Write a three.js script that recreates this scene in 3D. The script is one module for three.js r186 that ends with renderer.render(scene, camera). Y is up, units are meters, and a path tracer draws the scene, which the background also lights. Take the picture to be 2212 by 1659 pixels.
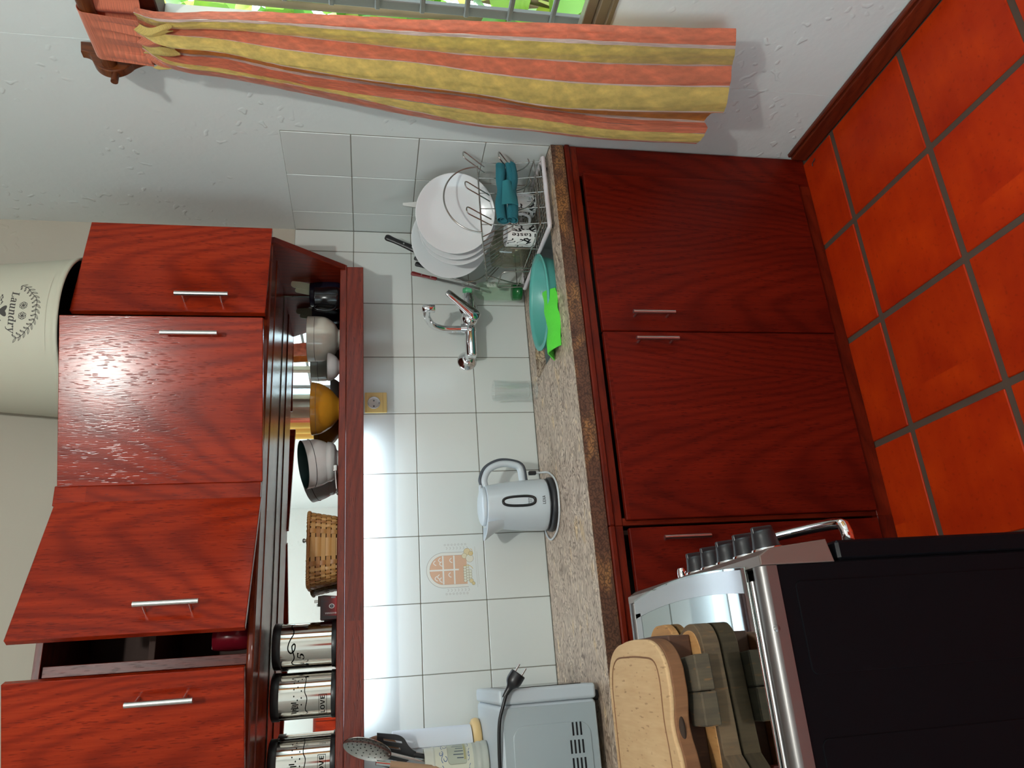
import * as THREE from 'three';
import { ImprovedNoise } from 'three/addons/math/ImprovedNoise.js';
import { mergeGeometries, mergeVertices } from 'three/addons/utils/BufferGeometryUtils.js';
import { RoundedBoxGeometry } from 'three/addons/geometries/RoundedBoxGeometry.js';
import { RectAreaLightUniformsLib } from 'three/addons/lights/RectAreaLightUniformsLib.js';

// ---------------------------------------------------------------- camera, light, exposure
const scene = new THREE.Scene();
const camera = new THREE.PerspectiveCamera(54.14, 2212 / 1659, 0.05, 60);
{
  // the photograph was taken with the phone turned on its side: world "up" points to the picture's left
  const right = new THREE.Vector3(0.93201, -0.00341, 0.36241), up = new THREE.Vector3(0.0718, 0.98187, -0.17543), back = new THREE.Vector3(-0.35524, 0.18953, 0.91536);
  camera.matrixAutoUpdate = true;
  const m = new THREE.Matrix4().makeBasis(up.clone().negate(), right, back);
  camera.quaternion.setFromRotationMatrix(m);
  camera.position.set(-1.4898, 1.4008, 2.3378);
}
const renderer = new THREE.WebGLRenderer({ antialias: true });
renderer.toneMapping = THREE.LinearToneMapping;
renderer.toneMappingExposure = 1.05;
renderer.shadowMap.enabled = true;
scene.background = new THREE.Color(3.4, 4.5, 4.95);          // bright overcast daylight outside
const LAMP = { pos: [-1.38, 2.82, 2.85], intensity: 7.4, color: new THREE.Color(0.97, 1.0, 0.95) };
const TUBE = { intensity: 28, color: new THREE.Color(0.80, 0.95, 1.08) };
RectAreaLightUniformsLib.init();

// ---------------------------------------------------------------- helpers
const V = (x, y, z) => new THREE.Vector3(x, y, z);
let seed = 12345;
const rnd = () => { seed = (seed * 1664525 + 1013904223) >>> 0; return seed / 4294967296; };
const rr = (a, b) => a + (b - a) * rnd();
const N = new ImprovedNoise();
const fbm = (x, y, z, o = 4) => { let s = 0, a = 0.5, f = 1; for (let i = 0; i < o; i++) { s += a * N.noise(x * f, y * f, z * f); a *= 0.5; f *= 2.03; } return s; };
const used = {};
const numbered = (n) => { const k = used[n] ?? 0; used[n] = k + 1; return k ? n + '_' + String(k).padStart(3, '0') : n; };
function shadow(o) { o.castShadow = true; o.receiveShadow = true; return o; }
function thing(name, label, category, pos = [0, 0, 0], group) {
  const o = new THREE.Group(); o.name = numbered(name); o.position.set(...pos);
  o.userData = { label, category }; if (group) o.userData.group = group;
  scene.add(o); return o;
}
function structure(name, label) {
  const o = new THREE.Group(); o.name = name; o.userData = { kind: 'structure', label }; scene.add(o); return o;
}
function part(parent, name, geo, mat, label) {
  const g = Array.isArray(geo) ? merge(geo) : geo;
  const m = shadow(new THREE.Mesh(g, mat)); m.name = name;
  if (label) m.userData.label = label;
  parent.add(m); return m;
}
function merge(list) {
  return mergeGeometries(list.map((g) => {
    const h = g.index ? g.toNonIndexed() : g.clone();
    for (const k of Object.keys(h.attributes)) if (!['position', 'normal', 'uv'].includes(k)) h.deleteAttribute(k);
    return h;
  }));
}
// uv in metres from position and normal; grain: axis along which the texture's v runs
function metricUV(g, grain = 'y', ou = 0, ov = 0) {
  const p = g.attributes.position, n = g.attributes.normal, uv = new Float32Array(p.count * 2);
  for (let i = 0; i < p.count; i++) {
    const x = p.getX(i), y = p.getY(i), z = p.getZ(i), ax = Math.abs(n.getX(i)), ay = Math.abs(n.getY(i)), az = Math.abs(n.getZ(i));
    let u, v;
    if (grain === 'y') { if (ay > ax && ay > az) { u = x; v = z; } else if (ax > az) { u = z; v = y; } else { u = x; v = y; } }
    else if (grain === 'x') { if (ax > ay && ax > az) { u = z; v = y; } else if (ay > az) { u = z; v = x; } else { u = y; v = x; } }
    else { if (az > ax && az > ay) { u = x; v = y; } else if (ay > ax) { u = x; v = z; } else { u = y; v = z; } }
    uv[2 * i] = u + ou; uv[2 * i + 1] = v + ov;
  }
  g.setAttribute('uv', new THREE.BufferAttribute(uv, 2)); return g;
}
const T = (g, x = 0, y = 0, z = 0) => g.translate(x, y, z);
// box given by its limits, with a bevel, metric uv
function box(x0, x1, y0, y1, z0, z1, r = 0.0015, grain = 'y', off = true) {
  const w = x1 - x0, h = y1 - y0, d = z1 - z0;
  const g = new RoundedBoxGeometry(w, h, d, 1, Math.min(r, w * 0.49, h * 0.49, d * 0.49));
  const h2 = bevelBox(w, h, d, Math.min(r, w * 0.45, h * 0.45, d * 0.45));
  h2.translate((x0 + x1) / 2, (y0 + y1) / 2, (z0 + z1) / 2);
  return metricUV(h2, grain, off ? rr(0, 0.3) : 0, off ? rr(0, 0.5) : 0);
}
// chamfered box, 44 triangles, flat normals
function bevelBox(w, h, d, b) {
  const X = w / 2, Y = h / 2, Z = d / 2, P = [], quads = [];
  const faces = [[0, 1, 2], [1, 2, 0], [2, 0, 1]], H = [X, Y, Z];
  const pos = [];
  const quad = (a, b2, c, d2) => { pos.push(...a, ...b2, ...c, ...a, ...c, ...d2); };
  const tri = (a, b2, c) => { pos.push(...a, ...b2, ...c); };
  const pt = (i, s, j, t, k, u, full) => { const v = [0, 0, 0]; v[i] = s * (full === i ? H[i] : H[i] - b); v[j] = t * (full === j ? H[j] : H[j] - b); v[k] = u * (full === k ? H[k] : H[k] - b); return v; };
  for (const [i, j, k] of faces) for (const s of [1, -1]) {
    const a = pt(i, s, j, -1, k, -1, i), c = pt(i, s, j, 1, k, -1, i), e = pt(i, s, j, 1, k, 1, i), f = pt(i, s, j, -1, k, 1, i);
    s > 0 ? quad(a, c, e, f) : quad(a, f, e, c);
  }
  for (const [i, j, k] of faces) for (const s of [1, -1]) for (const t of [1, -1]) {    // edge between faces i and j, running along k
    const a = pt(i, s, j, t, k, -1, i), c = pt(i, s, j, t, k, 1, i), e = pt(i, s, j, t, k, 1, j), f = pt(i, s, j, t, k, -1, j);
    s * t > 0 ? quad(a, f, e, c) : quad(a, c, e, f);
  }
  for (const s of [1, -1]) for (const t of [1, -1]) for (const u of [1, -1]) {
    const a = pt(0, s, 1, t, 2, u, 0), c = pt(0, s, 1, t, 2, u, 1), e = pt(0, s, 1, t, 2, u, 2);
    s * t * u > 0 ? tri(a, c, e) : tri(a, e, c);
  }
  const g = new THREE.BufferGeometry();
  g.setAttribute('position', new THREE.Float32BufferAttribute(pos, 3));
  g.computeVertexNormals(); return g;
}
const cyl = (r0, r1, h, seg = 24, open = false) => new THREE.CylinderGeometry(r1, r0, h, seg, 1, open);   // r0 below, r1 above
function rod(a, b, r, seg = 10) {
  const d = b.clone().sub(a), g = new THREE.CylinderGeometry(r, r, d.length(), seg);
  g.applyQuaternion(new THREE.Quaternion().setFromUnitVectors(V(0, 1, 0), d.clone().normalize()));
  return g.translate((a.x + b.x) / 2, (a.y + b.y) / 2, (a.z + b.z) / 2);
}
function tube(pts, r, seg = 40, rad = 8, closed = false, tension = 0.5) {
  return new THREE.TubeGeometry(new THREE.CatmullRomCurve3(pts.map((p) => (Array.isArray(p) ? V(...p) : p)), closed, 'catmullrom', tension), seg, r, rad, closed);
}
const lathe = (pts, seg = 48) => new THREE.LatheGeometry(pts.map(([r, y]) => new THREE.Vector2(Math.max(r, 0.00001), y)), seg);
function smoothProfile(pts, n = 40) {
  const c = new THREE.CatmullRomCurve3(pts.map(([r, y]) => V(r, y, 0)), false, 'centripetal');
  return c.getPoints(n).map((p) => [Math.max(p.x, 0), p.y]);
}
function gridSurface(f, nu, nv, thick = 0) {        // f(u,v) -> Vector3 ; double sheet when thick
  const g = new THREE.PlaneGeometry(1, 1, nu, nv), p = g.attributes.position, uv = g.attributes.uv;
  for (let i = 0; i < p.count; i++) { const q = f(uv.getX(i), uv.getY(i)); p.setXYZ(i, q.x, q.y, q.z); }
  g.computeVertexNormals();
  if (!thick) return g;
  const n = g.attributes.normal, b = g.clone(), bp = b.attributes.position;
  for (let i = 0; i < p.count; i++) bp.setXYZ(i, p.getX(i) - n.getX(i) * thick, p.getY(i) - n.getY(i) * thick, p.getZ(i) - n.getZ(i) * thick);
  const ix = b.index.array; for (let i = 0; i < ix.length; i += 3) { const t = ix[i]; ix[i] = ix[i + 1]; ix[i + 1] = t; }
  b.computeVertexNormals();
  const pos = [], W = nu + 1, top = p, bot = bp;
  const edge = (a, c) => { const A = V().fromBufferAttribute(top, a), C = V().fromBufferAttribute(top, c), A2 = V().fromBufferAttribute(bot, a), C2 = V().fromBufferAttribute(bot, c); pos.push(...A, ...A2, ...C2, ...A, ...C2, ...C); };
  for (let i = 0; i < nu; i++) { edge(i + 1, i); edge(nv * W + i, nv * W + i + 1); }
  for (let j = 0; j < nv; j++) { edge(j * W, (j + 1) * W); edge((j + 1) * W + nu, j * W + nu); }
  const s = new THREE.BufferGeometry(); s.setAttribute('position', new THREE.Float32BufferAttribute(pos, 3)); s.computeVertexNormals();
  s.setAttribute('uv', new THREE.Float32BufferAttribute(new Float32Array(pos.length / 3 * 2), 2));
  return merge([g, b, s]);
}
function extrude(shape, depth, bevel = 0.001, steps = 2, curve = 12) {
  return new THREE.ExtrudeGeometry(shape, { depth: depth - 2 * bevel, bevelEnabled: bevel > 0, bevelSize: bevel, bevelThickness: bevel, bevelOffset: -bevel, bevelSegments: steps, curveSegments: curve }).translate(0, 0, bevel);
}
function poly(pts) { const s = new THREE.Shape(); pts.forEach(([x, y], i) => (i ? s.lineTo(x, y) : s.moveTo(x, y))); s.closePath(); return s; }
function roundRect(x0, y0, x1, y1, r) {
  const s = new THREE.Shape(); s.moveTo(x0 + r, y0); s.lineTo(x1 - r, y0); s.absarc(x1 - r, y0 + r, r, -Math.PI / 2, 0); s.lineTo(x1, y1 - r); s.absarc(x1 - r, y1 - r, r, 0, Math.PI / 2);
  s.lineTo(x0 + r, y1); s.absarc(x0 + r, y1 - r, r, Math.PI / 2, Math.PI); s.lineTo(x0, y0 + r); s.absarc(x0 + r, y0 + r, r, Math.PI, Math.PI * 1.5); return s;
}

// ---------------------------------------------------------------- textures
function dataTex(w, h, f, srgb = true) {
  const a = new Uint8Array(w * h * 4);
  for (let y = 0; y < h; y++) for (let x = 0; x < w; x++) { const c = f(x, y), i = (y * w + x) * 4; a[i] = Math.max(0, Math.min(255, c[0])); a[i + 1] = Math.max(0, Math.min(255, c[1])); a[i + 2] = Math.max(0, Math.min(255, c[2])); a[i + 3] = 255; }
  const t = new THREE.DataTexture(a, w, h, THREE.RGBAFormat); t.wrapS = t.wrapT = THREE.RepeatWrapping; t.magFilter = THREE.LinearFilter; t.minFilter = THREE.LinearMipmapLinearFilter; t.generateMipmaps = true;
  if (srgb) t.colorSpace = THREE.SRGBColorSpace; t.needsUpdate = true; return t;
}
const grey = (w, h, f) => dataTex(w, h, (x, y) => { const v = f(x, y) * 255; return [v, v, v]; }, false);
function canvasTex(w, h, draw, srgb = true) {
  const c = document.createElement('canvas'); c.width = w; c.height = h; draw(c.getContext('2d'), w, h);
  const t = new THREE.CanvasTexture(c); if (srgb) t.colorSpace = THREE.SRGBColorSpace; t.wrapS = t.wrapT = THREE.RepeatWrapping; return t;
}
const lerp = (a, b, t) => a + (b - a) * t, mix3 = (a, b, t) => [lerp(a[0], b[0], t), lerp(a[1], b[1], t), lerp(a[2], b[2], t)];
const clamp = (x, a = 0, b = 1) => Math.min(b, Math.max(a, x)), sst = (a, b, x) => { const t = clamp((x - a) / (b - a)); return t * t * (3 - 2 * t); };

// mahogany: cathedral figure, streaks along v, short dark pores; covers 0.6 m x 1.2 m
const WOODW = 768, WOODH = 1536, pores = new Float32Array(WOODW * WOODH);
const woodMap = dataTex(WOODW, WOODH, (x, y) => {
  const u = x / WOODW * 0.6, v = y / WOODH * 1.2;
  const w = fbm(u * 4, v * 1.3, 3.3, 3);
  const cu = u - 0.3 + 0.05 * N.noise(v * 2.1, 1.7, 0.4);
  const f = cu * cu * 16 + v * 1.15 + w * 0.35;
  const ring = Math.pow(0.5 + 0.5 * Math.sin(f * 38 + 2.5 * N.noise(u * 9, v * 2, 8)), 2.2);
  const streak = 0.5 + 0.9 * N.noise(u * 95, v * 3.2, 5.1) * 0.6 + 0.35 * N.noise(u * 260, v * 6, 2.2);
  const big = fbm(u * 7, v * 1.1, 9.2, 2);
  const po = sst(0.30, 0.55, N.noise(u * 520, v * 44, 7.7) + 0.25 * N.noise(u * 30, v * 3, 1.1));
  pores[y * WOODW + x] = po;
  let t = clamp(0.48 + 0.34 * (streak - 0.5) + 0.5 * big - 0.28 * ring);
  let c = mix3([112, 40, 20], [186, 88, 50], t);
  return mix3(c, [74, 24, 12], po * 0.45);
});
const woodBump = grey(WOODW, WOODH, (x, y) => 0.8 - 0.6 * pores[y * WOODW + x] + 0.2 * N.noise(x * 0.3, y * 0.03, 4));
function woodMat(color, rough = 0.36, extra = {}) {
  const a = woodMap.clone(), b = woodBump.clone();
  for (const t of [a, b]) { t.repeat.set(1 / 0.6, 1 / 1.2); t.needsUpdate = true; }
  return new THREE.MeshPhysicalMaterial({ color, map: a, bumpMap: b, bumpScale: 0.00022, roughness: rough, ...extra });
}
const C = (r, g, b) => new THREE.Color().setRGB(r, g, b);
const M = {};
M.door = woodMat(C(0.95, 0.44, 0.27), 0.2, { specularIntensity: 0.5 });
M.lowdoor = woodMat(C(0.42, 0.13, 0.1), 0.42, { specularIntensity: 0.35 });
M.frame = woodMat(C(0.46, 0.22, 0.15), 0.38, { specularIntensity: 0.6 });
M.trim = woodMat(C(0.62, 0.56, 0.5), 0.22);
M.shelf = woodMat(C(0.55, 0.36, 0.36), 0.4);
M.dark = woodMat(C(0.22, 0.16, 0.13), 0.4);
M.base = woodMat(C(0.42, 0.33, 0.25), 0.4);
M.rod = woodMat(C(0.42, 0.62, 0.34), 0.35);
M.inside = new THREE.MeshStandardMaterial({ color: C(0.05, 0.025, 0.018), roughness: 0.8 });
M.steel = new THREE.MeshStandardMaterial({ color: C(0.62, 0.61, 0.6), metalness: 1, roughness: 0.28 });
M.chrome = new THREE.MeshStandardMaterial({ color: C(0.82, 0.83, 0.85), metalness: 1, roughness: 0.06 });
M.wire = new THREE.MeshStandardMaterial({ color: C(0.5, 0.49, 0.46), metalness: 1, roughness: 0.22 });
M.mirror = new THREE.MeshStandardMaterial({ color: C(0.9, 0.92, 0.92), metalness: 1, roughness: 0.015 });
M.plasticWhite = new THREE.MeshPhysicalMaterial({ color: C(0.6, 0.63, 0.65), roughness: 0.28 });
M.china = new THREE.MeshPhysicalMaterial({ color: C(0.66, 0.67, 0.68), roughness: 0.18 });
M.black = new THREE.MeshPhysicalMaterial({ color: C(0.012, 0.012, 0.014), roughness: 0.35 });
M.blackGloss = new THREE.MeshPhysicalMaterial({ color: C(0.01, 0.01, 0.012), roughness: 0.14 });
M.glass = new THREE.MeshPhysicalMaterial({ color: C(1, 1, 1), transmission: 1, thickness: 0.003, ior: 1.48, roughness: 0.02 });
M.plain = (r, g, b, rough = 0.6, o = {}) => new THREE.MeshPhysicalMaterial({ color: C(r, g, b), roughness: rough, ...o });

const plasterBump = grey(1024, 1024, (x, y) => {
  const u = x / 1024 * 1.6, v = y / 1024 * 1.6;
  const lump = sst(0.28, 0.5, N.noise(u * 42, v * 42, 3)) * sst(0.1, 0.45, N.noise(u * 5, v * 5, 9) + 0.1);
  return clamp(0.35 + 0.22 * fbm(u * 26, v * 26, 1, 4) + 0.12 * N.noise(u * 4, v * 4, 2) + 0.4 * lump);
});
plasterBump.repeat.set(1 / 1.6, 1 / 1.6);
M.plaster = new THREE.MeshStandardMaterial({ color: C(0.64, 0.68, 0.66), roughness: 0.85, bumpMap: plasterBump, bumpScale: 0.0035 });
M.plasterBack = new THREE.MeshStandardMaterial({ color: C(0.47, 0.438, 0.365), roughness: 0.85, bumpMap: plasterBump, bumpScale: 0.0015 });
M.ceiling = new THREE.MeshStandardMaterial({ color: C(0.72, 0.71, 0.68), roughness: 0.9 });
const tileTones = [[0.63, 0.66, 0.635], [0.64, 0.67, 0.65], [0.62, 0.65, 0.625]].map(([r, g, b]) => new THREE.MeshPhysicalMaterial({ color: C(r, g, b), roughness: 0.13, ior: 1.5 }));
M.grout = M.plain(0.16, 0.15, 0.12, 0.9);
const terraMap = dataTex(512, 512, (x, y) => {
  const u = x / 512, v = y / 512, n = fbm(u * 6, v * 6, 1.5, 4), s = N.noise(u * 8, v * 60, 4.4), sp = sst(0.35, 0.6, N.noise(u * 90, v * 90, 3));
  const c = mix3([150, 30, 4], [192, 58, 6], clamp(0.5 + 0.9 * n + 0.12 * s));
  return mix3(c, [112, 24, 6], 0.3 * sp);
});
terraMap.repeat.set(1 / 0.9, 1 / 0.9);
const terraBump = grey(256, 256, (x, y) => clamp(0.5 + 0.5 * fbm(x / 20, y / 20, 7, 3))); terraBump.repeat.set(1 / 0.3, 1 / 0.3);
const terraTones = [[1, 1, 1], [0.9, 0.86, 0.86], [1.0, 0.93, 0.85]].map(([r, g, b]) => new THREE.MeshPhysicalMaterial({ color: C(r, g, b), map: terraMap, roughness: 0.5, specularIntensity: 0.3, bumpMap: terraBump, bumpScale: 0.0006 }));
M.floorGrout = M.plain(0.075, 0.045, 0.03, 0.95);

// laminate worktop: bark-like pattern, 2.2 m x 0.7 m
const lamTone = (u, v) => {
  const wx = fbm(u * 9, v * 9, 2, 3) * 0.05, wy = fbm(u * 9, v * 9, 6, 3) * 0.05;
  const a = N.noise((u + wx) * 38, (v + wy) * 95, 1), b = N.noise((u + wx * 2) * 80, (v + wy * 2) * 150, 4), c = fbm(u * 11, v * 20, 8, 3);
  const vein = 1 - Math.min(1, Math.abs(a) * 5), vein2 = 1 - Math.min(1, Math.abs(b) * 4);
  return [clamp(0.5 + 1.1 * c), clamp(0.75 * vein + 0.45 * vein2)];
};
const lamMap = dataTex(2048, 768, (x, y) => {
  const u = x / 2048 * 2.2, v = y / 768 * 0.8, [t, d] = lamTone(u, v);
  const gold = sst(0.62, 0.95, t);
  let c = mix3([188, 166, 146], [224, 206, 186], t); c = mix3(c, [230, 192, 132], gold * 0.6);
  return mix3(c, [90, 68, 54], d * 0.85);
});
lamMap.repeat.set(1 / 2.2, 1 / 0.8);
M.laminate = new THREE.MeshPhysicalMaterial({ map: lamMap, roughness: 0.38 });
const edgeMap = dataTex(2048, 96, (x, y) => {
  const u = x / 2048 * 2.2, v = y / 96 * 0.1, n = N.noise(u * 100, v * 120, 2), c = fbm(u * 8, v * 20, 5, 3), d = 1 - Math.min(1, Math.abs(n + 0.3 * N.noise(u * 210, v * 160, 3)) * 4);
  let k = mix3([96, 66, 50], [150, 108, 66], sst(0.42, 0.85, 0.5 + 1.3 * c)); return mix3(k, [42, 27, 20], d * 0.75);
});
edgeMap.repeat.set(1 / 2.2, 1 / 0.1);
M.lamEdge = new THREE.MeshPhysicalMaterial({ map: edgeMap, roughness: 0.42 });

// ---------------------------------------------------------------- the room
const XL = -2.02, XF = -4.2, ZR = 4.6, YC = 2.95, PITCH = 0.3203, GX = -0.0104, GZ = 0.6751;
{
  const floor = structure('floor', 'floor of square terracotta tiles with wide grey-brown joints');
  part(floor, 'mortar', box(XF - 0.2, 0.2, -0.15, -0.004, -0.2, ZR + 0.2, 0.001), M.floorGrout);
  const geos = {};
  for (let i = -1; i < 14; i++) for (let j = -3; j < 13; j++) {
    if (i > 6 && j < 2) continue;
    let x1 = GX - PITCH * i - 0.009, x0 = GX - PITCH * (i + 1) + 0.009, z0 = GZ + PITCH * j + 0.009, z1 = GZ + PITCH * (j + 1) - 0.009;
    x1 = Math.min(x1, -0.002); x0 = Math.max(x0, j < 3 ? XL + 0.003 : XF + 0.003); z0 = Math.max(z0, 0.004); z1 = Math.min(z1, ZR - 0.003);
    if (x1 - x0 < 0.02 || z1 - z0 < 0.02) continue;
    const w = x1 - x0, d = z1 - z0, key = w.toFixed(3) + '_' + d.toFixed(3) + '_' + ((i * 7 + j * 3 + 60) % 4);
    const g = geos[key] ??= metricUV(bevelBox(w, 0.012, d, 0.0022), 'y', rr(0, 0.6), rr(0, 0.6));
    const m = part(floor, 'floor_tile', g, terraTones[(i * 5 + j * 3 + 30) % 3]); m.position.set((x0 + x1) / 2, -0.006 + (rnd() - 0.5) * 0.0012, (z0 + z1) / 2);
  }
}
const TY = [0.8479, 1.0452, 1.2452, 1.4452, 1.6452];
{
  const back = structure('wall_back', 'white plaster back wall with cream glazed tiles above the worktop');
  part(back, 'plaster', box(XL - 0.2, 0.2, -0.15, YC + 0.1, -0.22, -0.007, 0.001), M.plasterBack);
  part(back, 'grout', box(XL, 0.001, 0.83, 1.6452, -0.009, -0.0016, 0.0005), M.grout);
  const xs = [0]; for (let k = 0; k < 11; k++) xs.push(-0.0842 - 0.2 * k); xs[xs.length - 1] = XL;
  const geos = {};
  const deco = canvasTex(640, 640, (c, w, h) => {
    c.fillStyle = '#d0d5d2'; c.fillRect(0, 0, w, h);
    c.lineWidth = 3; c.strokeStyle = '#8d8a86';
    // arched window: outer frame
    const arch = (x0, x1, yb, yt) => { const r = (x1 - x0) / 2; c.beginPath(); c.moveTo(x0, yb); c.lineTo(x0, yt + r); c.arc((x0 + x1) / 2, yt + r, r, Math.PI, 0); c.lineTo(x1, yb); };
    arch(130, 470, 470, 60); c.fillStyle = '#d4d5ce'; c.fill(); c.stroke();
    arch(160, 440, 460, 92); c.fillStyle = '#cba68c'; c.fill(); c.strokeStyle = '#9c7b69'; c.lineWidth = 2; c.stroke();
    c.strokeStyle = '#d6d6d0'; c.lineWidth = 15; c.beginPath(); c.moveTo(300, 92); c.lineTo(300, 380); c.moveTo(162, 225); c.lineTo(438, 225); c.moveTo(162, 335); c.lineTo(438, 335); c.stroke();
    c.strokeStyle = '#dad8d2'; c.lineWidth = 8; for (const [x, y] of [[220, 150], [235, 175], [370, 140], [395, 190], [360, 200], [205, 195], [250, 285], [390, 300]]) { c.beginPath(); c.moveTo(x - 22, y + 18); c.quadraticCurveTo(x, y - 30, x + 24, y + 12); c.stroke(); }
    // fruit and jugs on the sill
    c.lineWidth = 2.5; c.strokeStyle = '#8c8168';
    const ball = (x, y, r, f) => { c.beginPath(); c.arc(x, y, r, 0, 7); c.fillStyle = f; c.fill(); c.stroke(); };
    ball(470, 470, 34, '#d0c19a'); ball(430, 440, 26, '#d3cbae'); ball(405, 492, 38, '#d4d2c2'); ball(452, 505, 22, '#ccb98c');
    for (let i = 0; i < 16; i++) ball(190 + (i % 6) * 26 + (i > 5 ? 12 : 0), 440 + Math.floor(i / 6) * 27, 15, '#cfd0c0');
    ball(185, 500, 20, '#d0c093'); ball(160, 520, 16, '#cab98a');
    c.strokeStyle = '#c9a95e'; c.lineWidth = 5; c.beginPath(); c.moveTo(330, 430); c.quadraticCurveTo(350, 500, 300, 520); c.moveTo(440, 520); c.quadraticCurveTo(480, 530, 500, 505); c.stroke();
    c.strokeStyle = '#a9a59c'; c.lineWidth = 2; c.beginPath(); c.moveTo(120, 560); c.lineTo(520, 548); c.moveTo(150, 575); c.lineTo(470, 568); c.stroke();
    // lace borders left and right
    for (const x of [70, 545]) for (let y = 250; y < 470; y += 34) { c.strokeStyle = '#8f8c88'; c.beginPath(); c.arc(x, y, 8, 0, 7); c.stroke(); c.beginPath(); c.arc(x + (x < 300 ? 34 : -34), y + 10, 11, 0, Math.PI); c.stroke(); }
  });
  const decoMat = new THREE.MeshPhysicalMaterial({ map: deco, roughness: 0.13 });
  for (let k = 0; k < 11; k++) for (let r = 0; r < 4; r++) {
    const x1 = xs[k] - 0.0011, x0 = xs[k + 1] + 0.0011, y0 = TY[r] + 0.0011, y1 = TY[r + 1] - 0.0011;
    if (r === 3 && k > 2) continue;
    const w = x1 - x0, h = y1 - y0, key = w.toFixed(3) + '_' + h.toFixed(3);
    const isDeco = k === 6 && r === 1;
    const g = isDeco ? bevelBox(w, h, 0.008, 0.0012) : (geos[key] ??= metricUV(bevelBox(w, h, 0.008, 0.0012)));
    if (isDeco) { const p = g.attributes.position, uv = []; for (let i = 0; i < p.count; i++) uv.push(p.getX(i) / w + 0.5, p.getY(i) / h + 0.5); g.setAttribute('uv', new THREE.Float32BufferAttribute(uv, 2)); }
    const m = part(back, 'wall_tile', g, isDeco ? decoMat : tileTones[(k * 5 + r * 7) % 3], isDeco ? 'tile printed with an arched window and fruit' : undefined);
    m.position.set((x0 + x1) / 2, (y0 + y1) / 2, -0.004 + (rnd() - 0.5) * 0.0004);
    m.rotation.set((rnd() - 0.5) * 0.003, (rnd() - 0.5) * 0.003, 0);
  }
}
const WIN = { z0: 0.80, z1: 1.92, y0: 0.80, y1: 1.93 };
{
  const right = structure('wall_right', 'white rough plaster wall with the curtained window');
  const pieces = [box(0.004, 0.1, -0.15, YC + 0.1, -0.22, WIN.z0, 0.001), box(0.004, 0.1, -0.15, YC + 0.1, WIN.z1, ZR + 0.2, 0.001), box(0.004, 0.1, -0.15, WIN.y0, WIN.z0, WIN.z1, 0.0005), box(0.004, 0.1, WIN.y1, YC + 0.1, WIN.z0, WIN.z1, 0.0005)];
  part(right, 'plaster', pieces.map((g) => metricUV(g, 'y')), M.plaster);
  part(right, 'grout', box(0.0016, 0.006, 0.83, 1.6452, 0.0, 0.511, 0.0005), M.grout);
  const zs = [0, 0.1118, 0.3118, 0.5118];
  for (let k = 0; k < 3; k++) for (let r = 0; r < 4; r++) {
    const z0 = zs[k] + 0.0011, z1 = zs[k + 1] - 0.0011, y0 = TY[r] + 0.0011, y1 = TY[r + 1] - 0.0011;
    const m = part(right, 'wall_tile', metricUV(bevelBox(0.008, y1 - y0, z1 - z0, 0.0012)), tileTones[(k * 4 + r * 5) % 3]);
    m.position.set(0.004, (y0 + y1) / 2, (z0 + z1) / 2);
  }
  const left = structure('wall_left', 'white plaster wall behind the cooker');
  part(left, 'plaster', box(XL - 0.2, XL, -0.15, YC + 0.1, -0.2, 1.5, 0.001), M.plaster);
  const ret = structure('wall_left_return', 'white plaster wall turning away left of the cooker');
  part(ret, 'plaster', box(XF - 0.2, XL - 0.2, -0.15, YC + 0.1, 1.3, 1.5, 0.001), M.plaster);
  const far = structure('wall_far_left', 'white plaster wall of the adjoining room with an opening added to let in cool daylight');
  part(far, 'plaster', [box(XF - 0.2, XF, -0.15, YC + 0.1, 1.3, 2.0, 0.001), box(XF - 0.2, XF, -0.15, YC + 0.1, 4.2, ZR + 0.2, 0.001), box(XF - 0.2, XF, 2.25, YC + 0.1, 2.0, 4.2, 0.001), box(XF - 0.2, XF, -0.15, 0.0, 2.0, 4.2, 0.001)], M.plaster);
  const td = structure('door_1', 'unseen wide terrace door added to let in cool daylight');  // out of view; added so cool daylight fills the room from the left
  const wf = M.plain(0.6, 0.6, 0.58, 0.5);
  for (const [a, b, c, d] of [[2.0, 2.06, 0, 2.25], [3.07, 3.13, 0, 2.25], [4.14, 4.2, 0, 2.25], [2.06, 4.14, 2.19, 2.25], [2.06, 4.14, 0, 0.05]]) part(td, 'frame', box(XF - 0.12, XF - 0.06, c, d, a, b, 0.002), wf);
  const rear = structure('wall_rear', 'white plaster wall opposite the wall cabinets');
  part(rear, 'plaster', box(XF - 0.2, 0.2, -0.15, YC + 0.1, ZR, ZR + 0.2, 0.001), M.plaster);
  const ceil = structure('ceiling', 'plain white ceiling');
  part(ceil, 'plaster', box(XF - 0.2, 0.2, YC, YC + 0.15, -0.2, ZR + 0.2, 0.001), M.ceiling);
  const bb = structure('baseboard_right', 'dark brown wooden skirting board along the white wall');
  part(bb, 'board', [box(-0.017, 0.004, 0, 0.052, 0.535, ZR, 0.002, 'z'), box(-0.01, 0.004, 0.052, 0.062, 0.535, ZR, 0.003, 'z')], M.base);
}
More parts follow.
